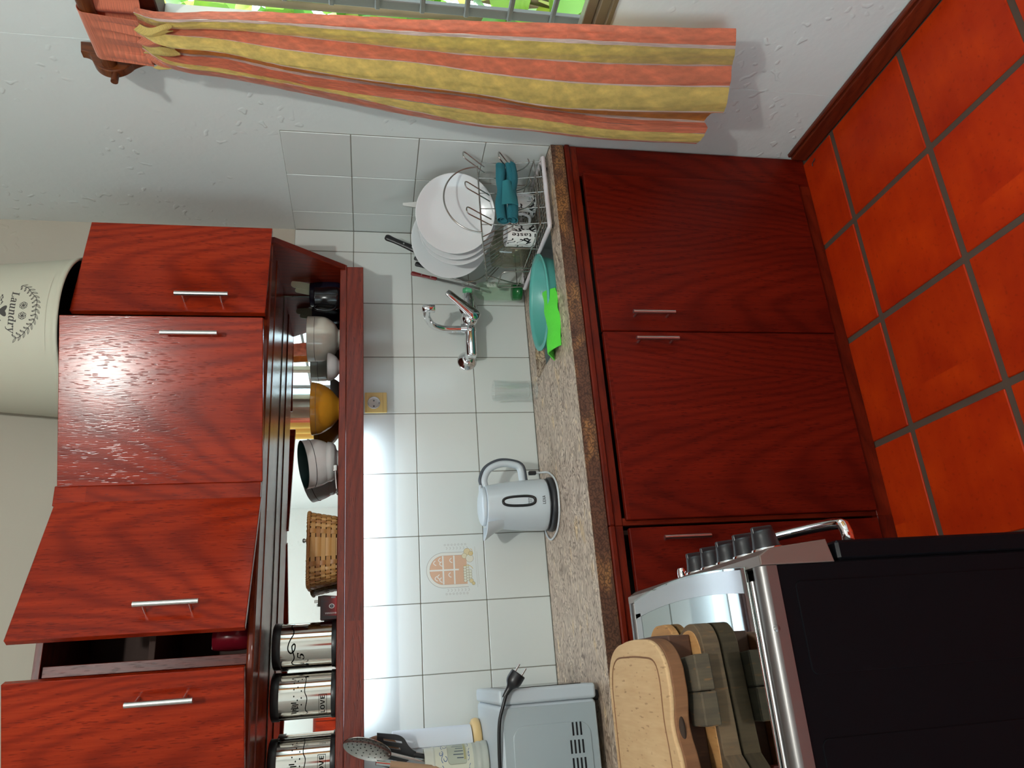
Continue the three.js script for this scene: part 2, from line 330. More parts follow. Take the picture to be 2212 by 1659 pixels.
{ // window: frame, sliding sash, steel grille
  const w = structure('window_1', 'window with a brown frame and a grey steel grille outside');
  const bronze = new THREE.MeshStandardMaterial({ color: C(0.3, 0.24, 0.18), metalness: 0.75, roughness: 0.35 });
  const pale = M.plain(0.62, 0.58, 0.5, 0.7);
  part(w, 'top_frame', box(0.0, 0.07, 1.875, 1.93, WIN.z0, WIN.z1, 0.003, 'z'), M.dark);
  part(w, 'bottom_frame', [box(0.012, 0.075, 0.80, 0.836, WIN.z0, WIN.z1, 0.002, 'z'), box(-0.002, 0.012, 0.80, 0.812, WIN.z0, WIN.z1, 0.001, 'z'), box(0.03, 0.06, 0.836, 0.862, WIN.z0, WIN.z1, 0.002, 'z')], bronze);
  part(w, 'side_frame', box(0.0, 0.07, 0.836, 1.875, WIN.z0, 0.868, 0.002, 'y'), pale);
  part(w, 'side_frame', box(0.0, 0.07, 0.836, 1.875, WIN.z1 - 0.05, WIN.z1, 0.002, 'y'), pale);
  const sash = part(w, 'sash', [box(0.035, 0.06, 0.862, 1.875, 1.40, 1.44, 0.002), box(0.035, 0.06, 0.862, 1.875, 1.83, 1.87, 0.002), box(0.035, 0.06, 0.862, 0.9, 1.44, 1.83, 0.002), box(0.035, 0.06, 1.835, 1.875, 1.44, 1.83, 0.002)], bronze);
  part(sash, 'pane', box(0.045, 0.049, 0.9, 1.835, 1.44, 1.83, 0.0003), new THREE.MeshPhysicalMaterial({ color: C(1, 1, 1), transmission: 1, thickness: 0, roughness: 0.0, ior: 1.5 }));
  const st = new THREE.MeshStandardMaterial({ color: C(0.16, 0.155, 0.145), metalness: 0.5, roughness: 0.5 });
  part(w, 'grille_upright', box(0.11, 0.125, 0.74, 1.99, 0.868, 0.896, 0.002), st);
  part(w, 'grille_upright', box(0.11, 0.125, 0.74, 1.99, 1.84, 1.868, 0.002), st);
  for (let k = 0; k < 9; k++) part(w, 'grille_bar', box(0.1, 0.114, 0.918 + k * 0.1135 - 0.0065, 0.918 + k * 0.1135 + 0.0065, 0.872, 1.86, 0.003, 'z'), st);
  part(w, 'outer_sill', box(0.1, 0.2, 0.77, 0.80, WIN.z0 - 0.03, WIN.z1 + 0.03, 0.004), pale);
}

// ---------------------------------------------------------------- lamps
{
  const l = thing('ceiling_lamp', 'round opal glass lamp on the ceiling', 'lamp', [LAMP.pos[0], YC, LAMP.pos[2]]);
  part(l, 'base', T(cyl(0.09, 0.1, 0.03, 40), 0, -0.015, 0), M.plasticWhite);
  part(l, 'globe', T(new THREE.SphereGeometry(0.1, 40, 24).scale(1, 0.9, 1), 0, LAMP.pos[1] - YC, 0), new THREE.MeshStandardMaterial({ color: C(0.9, 0.88, 0.82), emissive: LAMP.color, emissiveIntensity: 9, roughness: 0.4 }));
  part(l, 'stem', T(cyl(0.03, 0.03, 0.02, 20), 0, -0.036, 0), M.plasticWhite);
  const p = new THREE.PointLight(LAMP.color, LAMP.intensity, 0, 2); p.position.set(...LAMP.pos); p.castShadow = true; p.shadow.radius = 1.7; p.name = 'ceiling_lamp_light'; scene.add(p);
}
{
  const x0 = -1.60, x1 = -0.76, y = 1.438, z = 0.045;
  const t = thing('tube_lamp', 'slim fluorescent tube lamp under the open shelf behind its front board', 'lamp', [(x0 + x1) / 2, 1.462, z]);
  part(t, 'housing', T(box(x0 - 0.03, x1 + 0.03, 1.453, 1.4635, z - 0.02, z + 0.02, 0.002), -t.position.x, -t.position.y, -t.position.z), M.plasticWhite);
  const g = cyl(0.01, 0.01, x1 - x0, 20); g.rotateZ(Math.PI / 2); g.translate(0, y - 1.462, 0);
  part(t, 'tube', g, new THREE.MeshStandardMaterial({ color: C(0.9, 0.9, 0.9), emissive: TUBE.color, emissiveIntensity: 5, roughness: 0.4 }));
  const a = new THREE.RectAreaLight(TUBE.color, TUBE.intensity, x1 - x0, 0.022); a.position.set((x0 + x1) / 2, y - 0.0115, z); a.lookAt((x0 + x1) / 2, y - 1, z - 0.75); a.name = 'tube_lamp_light'; scene.add(a);
}

// ---------------------------------------------------------------- base cabinets and worktop
function barHandle(parent, x, yMid, z, len, posts, stand = 0.03, r = 0.0058) {
  const g = [rod(V(x, yMid - len / 2, z + stand), V(x, yMid + len / 2, z + stand), r, 16)];
  for (const s of [-1, 1]) g.push(rod(V(x, yMid + s * posts / 2, z), V(x, yMid + s * posts / 2, z + stand), r * 0.62, 10));
  return part(parent, 'handle', g, M.steel, 'brushed steel bar handle');
}
const ZF = 0.517, ZD = 0.536;
{
  const c = thing('base_cabinet', 'wide red-brown double-door base cabinet beneath the sink, between the white wall and the drawerless single door', 'cabinet', [-0.59, 0, 0.27]);
  c.userData.label = 'wide red-brown base cabinet with two doors, beneath the sink and next to the white wall';
  const L = (g) => T(g, 0.59, 0, -0.27);
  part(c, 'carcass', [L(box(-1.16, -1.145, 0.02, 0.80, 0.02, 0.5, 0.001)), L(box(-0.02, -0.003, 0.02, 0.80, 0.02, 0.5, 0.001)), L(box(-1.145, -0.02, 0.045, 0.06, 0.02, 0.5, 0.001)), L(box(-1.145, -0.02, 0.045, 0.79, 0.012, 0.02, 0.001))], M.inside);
  part(c, 'stile', L(box(-0.108, -0.002, 0.0, 0.768, ZF - 0.02, ZF + 0.003, 0.001)), M.lowdoor);
  part(c, 'stile', L(box(-1.169, -1.15, 0.046, 0.768, ZF - 0.02, ZF, 0.001)), M.frame);
  part(c, 'rail', L(box(-1.169, -0.002, 0.768, 0.790, ZF - 0.02, ZF + 0.004, 0.001, 'x')), M.frame);
  part(c, 'moulding', L(box(-1.17, -0.001, 0.790, 0.806, ZF - 0.02, ZF + 0.012, 0.003, 'x')), M.frame);
  part(c, 'plinth', L(box(-1.17, -0.108, 0.0, 0.046, ZF - 0.02, ZF + 0.004, 0.001, 'x')), M.frame);
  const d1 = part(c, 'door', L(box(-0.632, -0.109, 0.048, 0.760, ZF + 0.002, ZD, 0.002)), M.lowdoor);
  barHandle(d1, -0.588 + 0.59, 0.6145, ZD - 0.27, 0.123, 0.096);
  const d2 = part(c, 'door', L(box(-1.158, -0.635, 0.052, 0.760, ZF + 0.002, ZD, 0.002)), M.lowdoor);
  barHandle(d2, -0.668 + 0.59, 0.616, ZD - 0.27, 0.123, 0.096);
  const c2 = thing('base_cabinet', 'red-brown base cabinet with one door, half hidden behind the cooker', 'cabinet', [-1.59, 0, 0.27]);
  const L2 = (g) => T(g, 1.59, 0, -0.27);
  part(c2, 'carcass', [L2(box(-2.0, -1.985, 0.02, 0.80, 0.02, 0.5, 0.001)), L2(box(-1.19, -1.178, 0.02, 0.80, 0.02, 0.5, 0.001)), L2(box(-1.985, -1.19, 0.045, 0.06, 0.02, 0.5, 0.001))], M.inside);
  part(c2, 'rail', L2(box(-2.01, -1.17, 0.768, 0.790, ZF - 0.02, ZF + 0.004, 0.001, 'x')), M.frame);
  part(c2, 'moulding', L2(box(-2.01, -1.17, 0.790, 0.806, ZF - 0.02, ZF + 0.012, 0.003, 'x')), M.frame);
  part(c2, 'plinth', L2(box(-2.01, -1.17, 0.0, 0.046, ZF - 0.02, ZF + 0.004, 0.001, 'x')), M.frame);
  part(c2, 'stile', L2(box(-2.01, -1.96, 0.046, 0.768, ZF - 0.02, ZF, 0.001)), M.frame);
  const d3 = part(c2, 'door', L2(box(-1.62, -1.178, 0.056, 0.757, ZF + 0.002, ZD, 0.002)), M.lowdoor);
  barHandle(d3, -1.210 + 1.59, 0.6175, ZD - 0.27, 0.123, 0.096);
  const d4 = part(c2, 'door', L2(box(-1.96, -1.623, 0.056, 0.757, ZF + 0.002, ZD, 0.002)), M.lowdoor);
}
{
  const w = thing('worktop', 'brown bark-patterned laminate worktop with a corner cut out for the sink', 'worktop', [-1.0, 0.808, 0.26]);
  const hole = [[-0.60, 0.425], [-0.24, 0.425], [-0.10, 0.40], [-0.10, 0.095], [-0.59, 0.09], [-0.605, 0.11]];
  const s = poly([[-2.015, -0.003], [0.0, -0.003], [0.0, -0.518], [-2.015, -0.518]].map(([x, y]) => [x + 1.0, y]));
  const h = new THREE.Path(); hole.forEach(([x, z], i) => (i ? h.lineTo(x + 1.0, -z) : h.moveTo(x + 1.0, -z))); h.closePath(); s.holes.push(h);
  let g = extrude(s, 0.040, 0.0006, 1); g.rotateX(-Math.PI / 2); g = g.index ? g.toNonIndexed() : g; g.translate(0, 0, -0.26);
  part(w, 'top', metricUV(g, 'z', 1.1, 0.3), M.laminate);
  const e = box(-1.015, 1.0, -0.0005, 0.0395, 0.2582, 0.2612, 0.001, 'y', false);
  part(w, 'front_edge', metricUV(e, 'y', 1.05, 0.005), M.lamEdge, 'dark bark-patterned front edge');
  const rim = hole.map(([x, z]) => V(x + 1.0, 0.02, z - 0.26));
  const sink = thing('sink', 'grey steel sink bowl let into the worktop corner', 'sink', [-0.35, 0.68, 0.26]);
  const n = 6, pos = [];
  const top = hole.map(([x, z]) => V(x + 0.35, 0.135, z - 0.26)), bot = hole.map(([x, z]) => V((x + 0.35) * 0.88, 0.0, (z - 0.26) * 0.85));
  for (let i = 0; i < n; i++) { const a = top[i], b = top[(i + 1) % n], c = bot[(i + 1) % n], d = bot[i]; pos.push(...a, ...b, ...c, ...a, ...c, ...d); }
  for (let i = 1; i < n - 1; i++) pos.push(...bot[0], ...bot[i], ...bot[i + 1]);
  const bg = new THREE.BufferGeometry(); bg.setAttribute('position', new THREE.Float32BufferAttribute(pos, 3)); bg.computeVertexNormals(); metricUV(bg);
  part(sink, 'bowl', bg, new THREE.MeshStandardMaterial({ color: C(0.42, 0.45, 0.46), metalness: 0.8, roughness: 0.35, side: THREE.DoubleSide }));
  part(sink, 'drain', T(cyl(0.03, 0.028, 0.006, 24), 0, 0.003, 0), M.chrome);
}

// ---------------------------------------------------------------- wall cabinets and open shelf
{
  const DZ = 0.355;
  const c = thing('wall_cabinet', 'long red-brown wall cabinet with four doors standing ajar above the mirror-backed shelf', 'cabinet', [-1.1, 1.675, 0.18]);
  const L = (g) => T(g, 1.1, -1.675, -0.18);
  const xr = -0.245, xl = -2.0, yt = 2.155, yb = 1.672;
  part(c, 'top_panel', L(box(xl, xr, yt - 0.016, yt, 0.004, DZ - 0.02, 0.001, 'x')), M.frame);
  part(c, 'underside_panel', L(box(xl, xr, yb, yb + 0.016, 0.004, 0.145, 0.001, 'x')), M.trim);
  part(c, 'underside_rail', L(box(xl, xr - 0.002, yb - 0.003, yb + 0.016, 0.150, 0.235, 0.003, 'x')), M.trim);
  part(c, 'underside_rail', L(box(xl, xr - 0.002, yb - 0.001, yb + 0.016, 0.240, DZ - 0.02, 0.004, 'x')), M.trim);
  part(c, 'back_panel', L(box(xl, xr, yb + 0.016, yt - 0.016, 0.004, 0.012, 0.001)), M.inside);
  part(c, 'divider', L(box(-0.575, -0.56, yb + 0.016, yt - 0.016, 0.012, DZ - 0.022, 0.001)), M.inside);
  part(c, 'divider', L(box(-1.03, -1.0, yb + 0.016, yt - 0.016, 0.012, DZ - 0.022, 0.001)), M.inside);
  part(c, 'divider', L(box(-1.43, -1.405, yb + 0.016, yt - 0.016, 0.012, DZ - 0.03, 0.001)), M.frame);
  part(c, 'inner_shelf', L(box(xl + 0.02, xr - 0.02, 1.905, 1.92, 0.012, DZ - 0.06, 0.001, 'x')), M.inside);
  part(c, 'post', L(box(-1.036, -0.986, yb - 0.001, yt + 0.002, DZ - 0.02, DZ, 0.0015)), M.door);
  // right side panel: full depth above, cut back on a slant to the open shelf below
  const side = poly([[0.004, 1.462], [0.185, 1.462], [DZ - 0.015, 1.668], [DZ - 0.015, yt], [0.004, yt]]);
  const sg = extrude(side, 0.019, 0.001, 1); sg.rotateY(-Math.PI / 2); sg.translate(xr, 0, 0);
  part(c, 'side_panel', metricUV(L(sg), 'y'), M.frame);
  const cor = part(c, 'cornice', L(box(xr - 0.03, xr + 0.012, yt - 0.012, yt + 0.012, 0.01, DZ - 0.01, 0.003, 'z')), M.frame);
  // doors: hinge at hx, width w (positive to the right), opening angle
  const doorAt = (hx, w, ang, y0, y1, hOff, hy, mat = M.door, post = 0.096) => {
    const s = Math.sign(w), aw = Math.abs(w);
    const d = part(c, 'door', metricUV(bevelBox(aw, y1 - y0, 0.018, 0.0015), 'y', rr(0.25, 0.35), rr(0.3, 0.6)), mat);
    d.geometry.translate(s * aw / 2, 0, 0.009);
    d.position.set(hx + 1.1, (y0 + y1) / 2 - 1.675, DZ - 0.18 - 0.012); d.rotation.y = -s * ang;
    barHandle(d, s * (aw - hOff), hy - (y0 + y1) / 2, 0.018, 0.135, post, 0.034, 0.0062);
    return d;
  };
  doorAt(-0.232, -0.312, 0.19, 1.672, 2.160, 0.035, 1.834);
  doorAt(-0.984, 0.425, 0.33, 1.666, 2.150, 0.045, 1.84);
  doorAt(-1.036, -0.365, 0.45, 1.668, 2.150, 0.05, 1.835);
  doorAt(-1.80, 0.39, 0.36, 1.668, 2.150, 0.05, 1.835);
  // the open shelf is fixed to the cabinet
  part(c, 'shelf_board', L(box(xl, xr, 1.463, 1.483, 0.004, 0.188, 0.0015, 'x')), M.shelf);
  part(c, 'shelf_front_board', L(box(xl, xr - 0.006, 1.411, 1.462, 0.168, 0.186, 0.0015, 'x')), M.shelf);
  const mir = thing('mirror', 'long frameless mirror at the back of the open shelf', 'mirror', [-1.1, 1.483, 0.004]);
  const mg = box(-0.895, 0.83, 0.0005, 0.187, 0, 0.004, 0.0006);
  part(mir, 'glass', mg, M.mirror);
  const pk = thing('packet', 'dark red packet inside the wall cabinet, seen through the gap between two doors', 'packet', [-1.36, 1.688, 0.24]);
  part(pk, 'bag', gridSurface((u, v) => { const a = u * Math.PI * 2, w = Math.pow(Math.sin(Math.PI * clamp(v, 0.02, 0.98)), 0.3); return V(0.034 * Math.cos(a) * (0.75 + 0.25 * w), v * 0.095, 0.045 * Math.sin(a) * w); }, 24, 12), M.plain(0.16, 0.006, 0.014, 0.25));
  part(pk, 'band', T(new RoundedBoxGeometry(0.055, 0.006, 0.012, 2, 0.002), 0, 0.094, 0), M.plain(0.5, 0.45, 0.42, 0.4));
}
// ---------------------------------------------------------------- laundry basket
{
  const b = thing('laundry_basket', 'large pale round laundry basket turned upside down on top of the wall cabinet', 'basket', [-0.535, 2.168, 0.235]);
  const pale = M.plain(0.49, 0.485, 0.385, 0.55);
  const R = (y) => 0.226 - 0.105 * y;                       // narrows upwards
  part(b, 'shell', lathe([[R(0) - 0.004, 0.002], [R(0), 0.0], [R(0) + 0.003, 0.004], [R(0) + 0.002, 0.012], [R(0.02), 0.02], [R(0.2), 0.2], [R(0.36), 0.36], [R(0.36) - 0.01, 0.372], [0.0, 0.374], [0.0, 0.37], [R(0.36) - 0.012, 0.366], [R(0.2) - 0.004, 0.2], [R(0) - 0.004, 0.002]], 72), pale);
  part(b, 'lining', lathe([[R(0) - 0.006, 0.006], [R(0.2) - 0.007, 0.2], [R(0.35) - 0.02, 0.35], [0, 0.355]], 72), M.plain(0.012, 0.02, 0.022, 0.9, { side: THREE.DoubleSide }));
  const pr = canvasTex(1024, 1024, (c, w, h) => {
    c.fillStyle = '#b9b8a6'; c.fillRect(0, 0, w, h);
    c.strokeStyle = '#3b3835'; c.fillStyle = '#3b3835'; c.lineCap = 'round';
    const leaf = (x, y, a, l) => { c.save(); c.translate(x, y); c.rotate(a); c.lineWidth = 5; c.beginPath(); c.moveTo(0, 0); c.quadraticCurveTo(l * 0.5, -l * 0.3, l, 0); c.quadraticCurveTo(l * 0.5, l * 0.3, 0, 0); c.stroke(); c.beginPath(); c.moveTo(0, 0); c.lineTo(l * 0.8, 0); c.stroke(); c.restore(); };
    for (const [t0, t1] of [[0.30, 1.28], [1.72, 2.72], [3.5, 5.9]]) {
      c.lineWidth = 8; c.beginPath();
      for (let i = 0; i <= 40; i++) { const t = lerp(t0, t1, i / 40), r = 390 + 10 * Math.sin(t * 9), x = 512 + r * Math.cos(t), y = 512 + r * Math.sin(t); i ? c.lineTo(x, y) : c.moveTo(x, y); } c.stroke();
      for (let t = t0; t < t1; t += 0.17) { const x = 512 + 390 * Math.cos(t), y = 512 + 390 * Math.sin(t); leaf(x, y, t + 1.0, 78); leaf(x, y, t + 2.5, 60); c.beginPath(); c.arc(512 + 340 * Math.cos(t + 0.08), 512 + 340 * Math.sin(t + 0.08), 9, 0, 7); c.fill(); }
    }
    const rose = (x, y, r) => { for (let k = 0; k < 6; k++) { c.lineWidth = 7; c.beginPath(); c.arc(x + r * 0.55 * Math.cos(k * 1.05), y + r * 0.55 * Math.sin(k * 1.05), r * 0.5, 0, 7); c.stroke(); } c.beginPath(); c.arc(x, y, r * 0.35, 0, 7); c.fill(); };
    rose(450, 292, 46); rose(590, 292, 46);
    c.font = 'italic bold 132px serif'; c.textAlign = 'center'; c.fillText('Laundry', 520, 465);
    c.save(); c.translate(0, -75);
    c.beginPath(); c.moveTo(520, 680); c.bezierCurveTo(400, 590, 440, 540, 520, 590); c.bezierCurveTo(600, 540, 640, 590, 520, 680); c.fill();
    c.lineWidth = 7; for (const s of [-1, 1]) { c.beginPath(); c.moveTo(520 + s * 90, 660); c.bezierCurveTo(520 + s * 140, 600, 520 + s * 190, 720, 520 + s * 240, 650); c.stroke(); for (let k = 0; k < 4; k++) leaf(520 + s * (110 + 35 * k), 655 + 12 * Math.sin(k * 2), s > 0 ? -0.8 + k * 0.4 : 3.9 - k * 0.4, 34); }
    c.restore();
  });
  pr.center.set(0.5, 0.5); pr.rotation = Math.PI;
  const a0 = -0.08, aw = 0.47, y0 = 0.030, y1 = 0.225;
  part(b, 'print', gridSurface((u, v) => { const y = lerp(y0, y1, v), a = a0 - aw + u * 2 * aw, r = R(y) + 0.0007; return V(r * Math.sin(a), y, r * Math.cos(a)); }, 24, 6), new THREE.MeshStandardMaterial({ map: pr, roughness: 0.55 }), 'printed leaf wreath reading Laundry, upside down');
}
// ---------------------------------------------------------------- curtain and rod
{
  const r = thing('curtain_rod', 'round wooden curtain rod on a carved wooden wall bracket above the window', 'curtain rod', [-0.06, 2.005, 0.78]);
  part(r, 'rod', rod(V(0, 0, -0.005), V(0, 0, 1.25), 0.017, 20), M.rod);
  const s = new THREE.Shape();            // seen along the rod: wall plate, swelling nose
  s.moveTo(0.060, 0.072); s.lineTo(0.030, 0.068); s.quadraticCurveTo(0.030, 0.048, 0.012, 0.042); s.quadraticCurveTo(-0.024, 0.030, -0.026, -0.004); s.quadraticCurveTo(-0.022, -0.034, 0.004, -0.050); s.quadraticCurveTo(0.022, -0.070, 0.024, -0.098); s.lineTo(0.060, -0.104); s.closePath();
  const mk = (z) => { const b = part(r, 'bracket', T(extrude(s, 0.024, 0.003, 2), 0, 0, z), M.rod); part(b, 'peg', rod(V(-0.016, -0.012, z + 0.012), V(-0.046, -0.012, z + 0.012), 0.0085, 14), M.rod); };
  mk(-0.008); mk(1.18);
}
{
  const c = thing('curtain', 'striped curtain of sewn orange and yellow bands gathered on the wooden rod', 'curtain', [-0.08, 0.5, 0.9]);
  const fab = (r, g, b) => {
    const t = dataTex(256, 256, (x, y) => { const n = fbm(x / 34, y / 34, r * 9, 4), w = N.noise(x * 0.9, y * 0.9, 2) * 0.12; const k = 1 + 0.22 * n + w; return [255 * r * k, 255 * g * k, 255 * b * k]; });
    t.repeat.set(0.5, 9);
    return new THREE.MeshPhysicalMaterial({ map: t, roughness: 0.9, transmission: 0.42, thickness: 0, sheen: 0.3, sheenRoughness: 0.6, sheenColor: C(r, g, b), side: THREE.DoubleSide });
  };
  const orange = fab(0.84, 0.49, 0.36), yellow = fab(0.83, 0.74, 0.42), white = fab(0.86, 0.78, 0.74), deep = fab(0.80, 0.52, 0.2);
  const YS = [1.905, 1.855, 1.72, 1.60, 1.445, 1.28, 1.115, 0.93, 0.75];
  // fold lines from the free edge to the wall side: distance along the wall at the nine heights, then the hem; last, depth off the wall
  const F = {
    a: [[0.964, 0.971, 0.986, 0.998, 1.006, 1.014, 1.027, 1.040, 1.050], 0.514, 1.070, 0.070],
    b: [[0.969, 0.974, 0.987, 0.993, 0.995, 0.999, 1.007, 1.016, 1.024], 0.505, 1.040, 0.092],
    c: [[0.931, 0.929, 0.937, 0.936, 0.929, 0.923, 0.919, 0.923, 0.930], 0.470, 0.954, 0.070],
    d: [[0.943, 0.940, 0.936, 0.922, 0.912, 0.911, 0.895, 0.885, 0.888], 0.462, 0.911, 0.100],
    e: [[0.938, 0.929, 0.920, 0.895, 0.872, 0.857, 0.844, 0.818, 0.820], 0.450, 0.842, 0.122],
    f: [[0.882, 0.869, 0.861, 0.835, 0.818, 0.801, 0.789, 0.761, 0.753], 0.462, 0.756, 0.078],
    g: [[0.886, 0.873, 0.858, 0.833, 0.814, 0.803, 0.789, 0.768, 0.750], 0.454, 0.755, 0.102],
    h: [[0.888, 0.873, 0.853, 0.835, 0.804, 0.767, 0.734, 0.722, 0.708], 0.470, 0.712, 0.120],
    i: [[0.833, 0.818, 0.798, 0.775, 0.741, 0.709, 0.688, 0.679, 0.668], 0.474, 0.673, 0.085],
  };
  const line = (k) => { const [z, hy, hz, d] = F[k]; return new THREE.CatmullRomCurve3([...z.map((q, n) => V(-d * (n === 0 ? 0.8 : 1), YS[n], q)), V(-d, hy, hz)], false, 'centripetal'); };
  const O = c.position;
  const strip = (ka, kb, mat, bulge, f0 = 0, f1 = 1, name = 'stripe', wob = 0.004) => {
    const A = line(ka), B = line(kb), ph = rr(0, 9);
    return part(c, name, gridSurface((u, v) => {
      const t = clamp(1 - v, 0, 1), p = A.getPoint(t), q = B.getPoint(t), s = lerp(f0, f1, u), w = p.lerp(q, s), k = Math.sin(Math.PI * s);
      const e = sst(0, 0.15, t);
      w.x += -bulge * k * e + wob * N.noise(t * 9 + ph, s * 2.5, 3) * k + 0.0022 * N.noise(t * 34, s * 6 + ph, 5);
      return w.sub(O);
    }, 14, 110, 0.0012), mat);
  };
  strip('a', 'b', orange, 0.004);
  strip('b', 'c', white, 0.006, 0, 0.13, 'piping'); strip('b', 'c', yellow, 0.006, 0.13, 0.90); strip('b', 'c', white, 0.006, 0.90, 1, 'piping');
  strip('c', 'd', orange, 0.007, 0, 0.88); strip('c', 'd', white, 0.007, 0.88, 1, 'piping');
  strip('d', 'e', yellow, 0.008, 0, 0.93); strip('d', 'e', white, 0.008, 0.93, 1, 'piping');
  strip('e', 'f', deep, -0.012);
  strip('f', 'g', white, 0.002, 0, 0.28, 'piping'); strip('f', 'g', orange, 0.002, 0.28, 1);
  strip('g', 'h', yellow, 0.006, 0.30, 0.95); strip('g', 'h', orange, 0.006, 0, 0.30); strip('g', 'h', white, 0.006, 0.95, 1, 'piping');
  strip('h', 'i', orange, 0.004);
  // header: a wide orange band that wraps over the rod, gathered into pleats
  part(c, 'header', gridSurface((u, v) => {
    const z = lerp(0.826, 0.962, u), pl = Math.sin(u * 23 + 1.2 * Math.sin(u * 9)), a = lerp(-0.5, 4.6, clamp((1 - v) / 0.5)), dn = clamp((0.5 - v) / 0.5);
    let x, y;
    if (v > 0.5) { const t = (1 - v) / 0.5, ang = lerp(0.2, Math.PI, t); x = -0.06 + Math.cos(ang) * 0.0205; y = 2.005 + Math.sin(ang) * 0.0205; }
    else { x = -0.0805 - 0.010 * dn + 0.007 * pl * dn; y = lerp(2.005, 1.895, dn); }
    return V(x, y, z + 0.006 * dn * Math.sin(u * 40)).sub(O);
  }, 90, 24, 0.0012), orange);
  part(c, 'header', gridSurface((u, v) => V(-0.052 + 0.006 * Math.sin(u * 21), lerp(1.895, 2.005, v), lerp(0.83, 0.98, u)).sub(O), 60, 6, 0.0012), orange);
  // crumpled ends just below the stitching
  for (const [z, w, m, y0] of [[0.945, 0.03, yellow, 1.902], [0.915, 0.035, orange, 1.905], [0.885, 0.035, yellow, 1.90], [0.855, 0.03, orange, 1.898], [0.84, 0.022, yellow, 1.89]]) {
    const ph = rr(0, 6);
    part(c, 'gather', gridSurface((u, v) => V(-0.088 - 0.010 * Math.sin(Math.PI * u) - 0.012 * Math.sin(v * 3.1), y0 - v * 0.07 + 0.006 * Math.sin(u * 9 + ph), z + (u - 0.5) * w * (1 - 0.4 * v) + 0.006 * Math.sin(v * 5 + ph)).sub(O), 10, 10, 0.0012), m);
  }
}

// ---------------------------------------------------------------- things on the tiles
{
  const o = thing('wall_socket', 'yellow plate with a round white power socket on the tiles below the shelf', 'socket', [-0.648, 1.373, 0.0]);
  const plate = roundRect(-0.0345, -0.0355, 0.0345, 0.035, 0.003); const hole = new THREE.Path(); hole.absarc(-0.001, 0.006, 0.0205, 0, Math.PI * 2, true); plate.holes.push(hole);
  const ym = M.plain(0.74, 0.52, 0.16, 0.3);
  part(o, 'plate', extrude(plate, 0.008, 0.0012, 2, 32), ym, 'yellow plastic plate');
  for (const y of [-0.023, 0.0302]) part(o, 'groove', box(-0.034, 0.034, y - 0.0005, y + 0.0005, 0.0078, 0.0086, 0.0002), M.plain(0.5, 0.33, 0.08, 0.4));
  const sk = part(o, 'socket', T(lathe([[0, -0.0005], [0.017, -0.0005], [0.0185, 0.001], [0.0185, 0.009], [0.0205, 0.0095], [0.0205, 0.0]].map(([r, y]) => [r, y + 0.0008]), 40).rotateX(Math.PI / 2), -0.001, 0.006, 0), M.plain(0.7, 0.69, 0.66, 0.3));
  for (const x of [-0.0095, 0.0095]) { const h = cyl(0.0026, 0.0026, 0.001, 14); h.rotateX(Math.PI / 2); part(sk, 'pin_hole', T(h, x - 0.001, 0.006, 0.0016), M.black); }
  for (const y of [-0.0165, 0.0165]) part(sk, 'earth_clip', T(box(-0.002, 0.002, -0.0012, 0.0012, 0.001, 0.006, 0.0004), -0.001, 0.006 + y, 0), M.chrome);
}
{
  const f = thing('mixer_tap', 'chrome wall-mounted mixer tap with a raised spout above the sink', 'tap', [-0.395, 1.06, 0]);
  const w = (x) => x + 0.395;
  for (const [x, y] of [[-0.498, 0.006], [-0.295, -0.008]]) {
    part(f, 'rosette', T(lathe([[0, 0.022], [0.012, 0.022], [0.02, 0.017], [0.032, 0.004], [0.034, 0.0]], 40).rotateX(Math.PI / 2), w(x), y, 0), M.chrome);
    part(f, 'connector', T(cyl(0.013, 0.013, 0.05, 24).rotateX(Math.PI / 2), w(x), y, 0.04), M.chrome);
  }
  part(f, 'body', [T(lathe([[0.0, -0.118], [0.015, -0.118], [0.019, -0.11], [0.019, -0.03], [0.021, -0.026], [0.021, -0.015], [0.018, -0.008], [0.018, 0.085], [0.02, 0.09], [0.02, 0.112], [0.015, 0.118], [0, 0.118]], 40).rotateZ(-Math.PI / 2), 0.0, 0, 0.066)], M.chrome);
  part(f, 'hub', T(new THREE.SphereGeometry(0.028, 32, 20).scale(1.1, 1, 1), 0.02, 0.002, 0.072), M.chrome);
  const sp = part(f, 'spout', [tube([[-0.015, 0.01, 0.07], [-0.02, 0.06, 0.075], [-0.022, 0.10, 0.085], [-0.02, 0.132, 0.11], [-0.012, 0.150, 0.15], [-0.004, 0.152, 0.19]], 0.0115, 60, 16), T(cyl(0.016, 0.015, 0.02, 24), -0.015, 0.022, 0.07)], M.chrome);
  part(sp, 'aerator', T(lathe([[0, -0.03], [0.0135, -0.03], [0.0135, -0.008], [0.0125, -0.006], [0.0125, 0.008], [0, 0.01]], 28), -0.002, 0.158, 0.19), M.chrome);
  const lv = lathe(smoothProfile([[0, -0.075], [0.01, -0.072], [0.0145, -0.03], [0.019, 0.02], [0.0215, 0.045], [0.014, 0.062], [0, 0.066]], 30), 30); lv.scale(1.1, 1, 0.55); lv.rotateZ(2.55); lv.rotateX(0.35);
  part(f, 'lever', T(lv, 0.052, 0.022, 0.105), M.chrome);
}

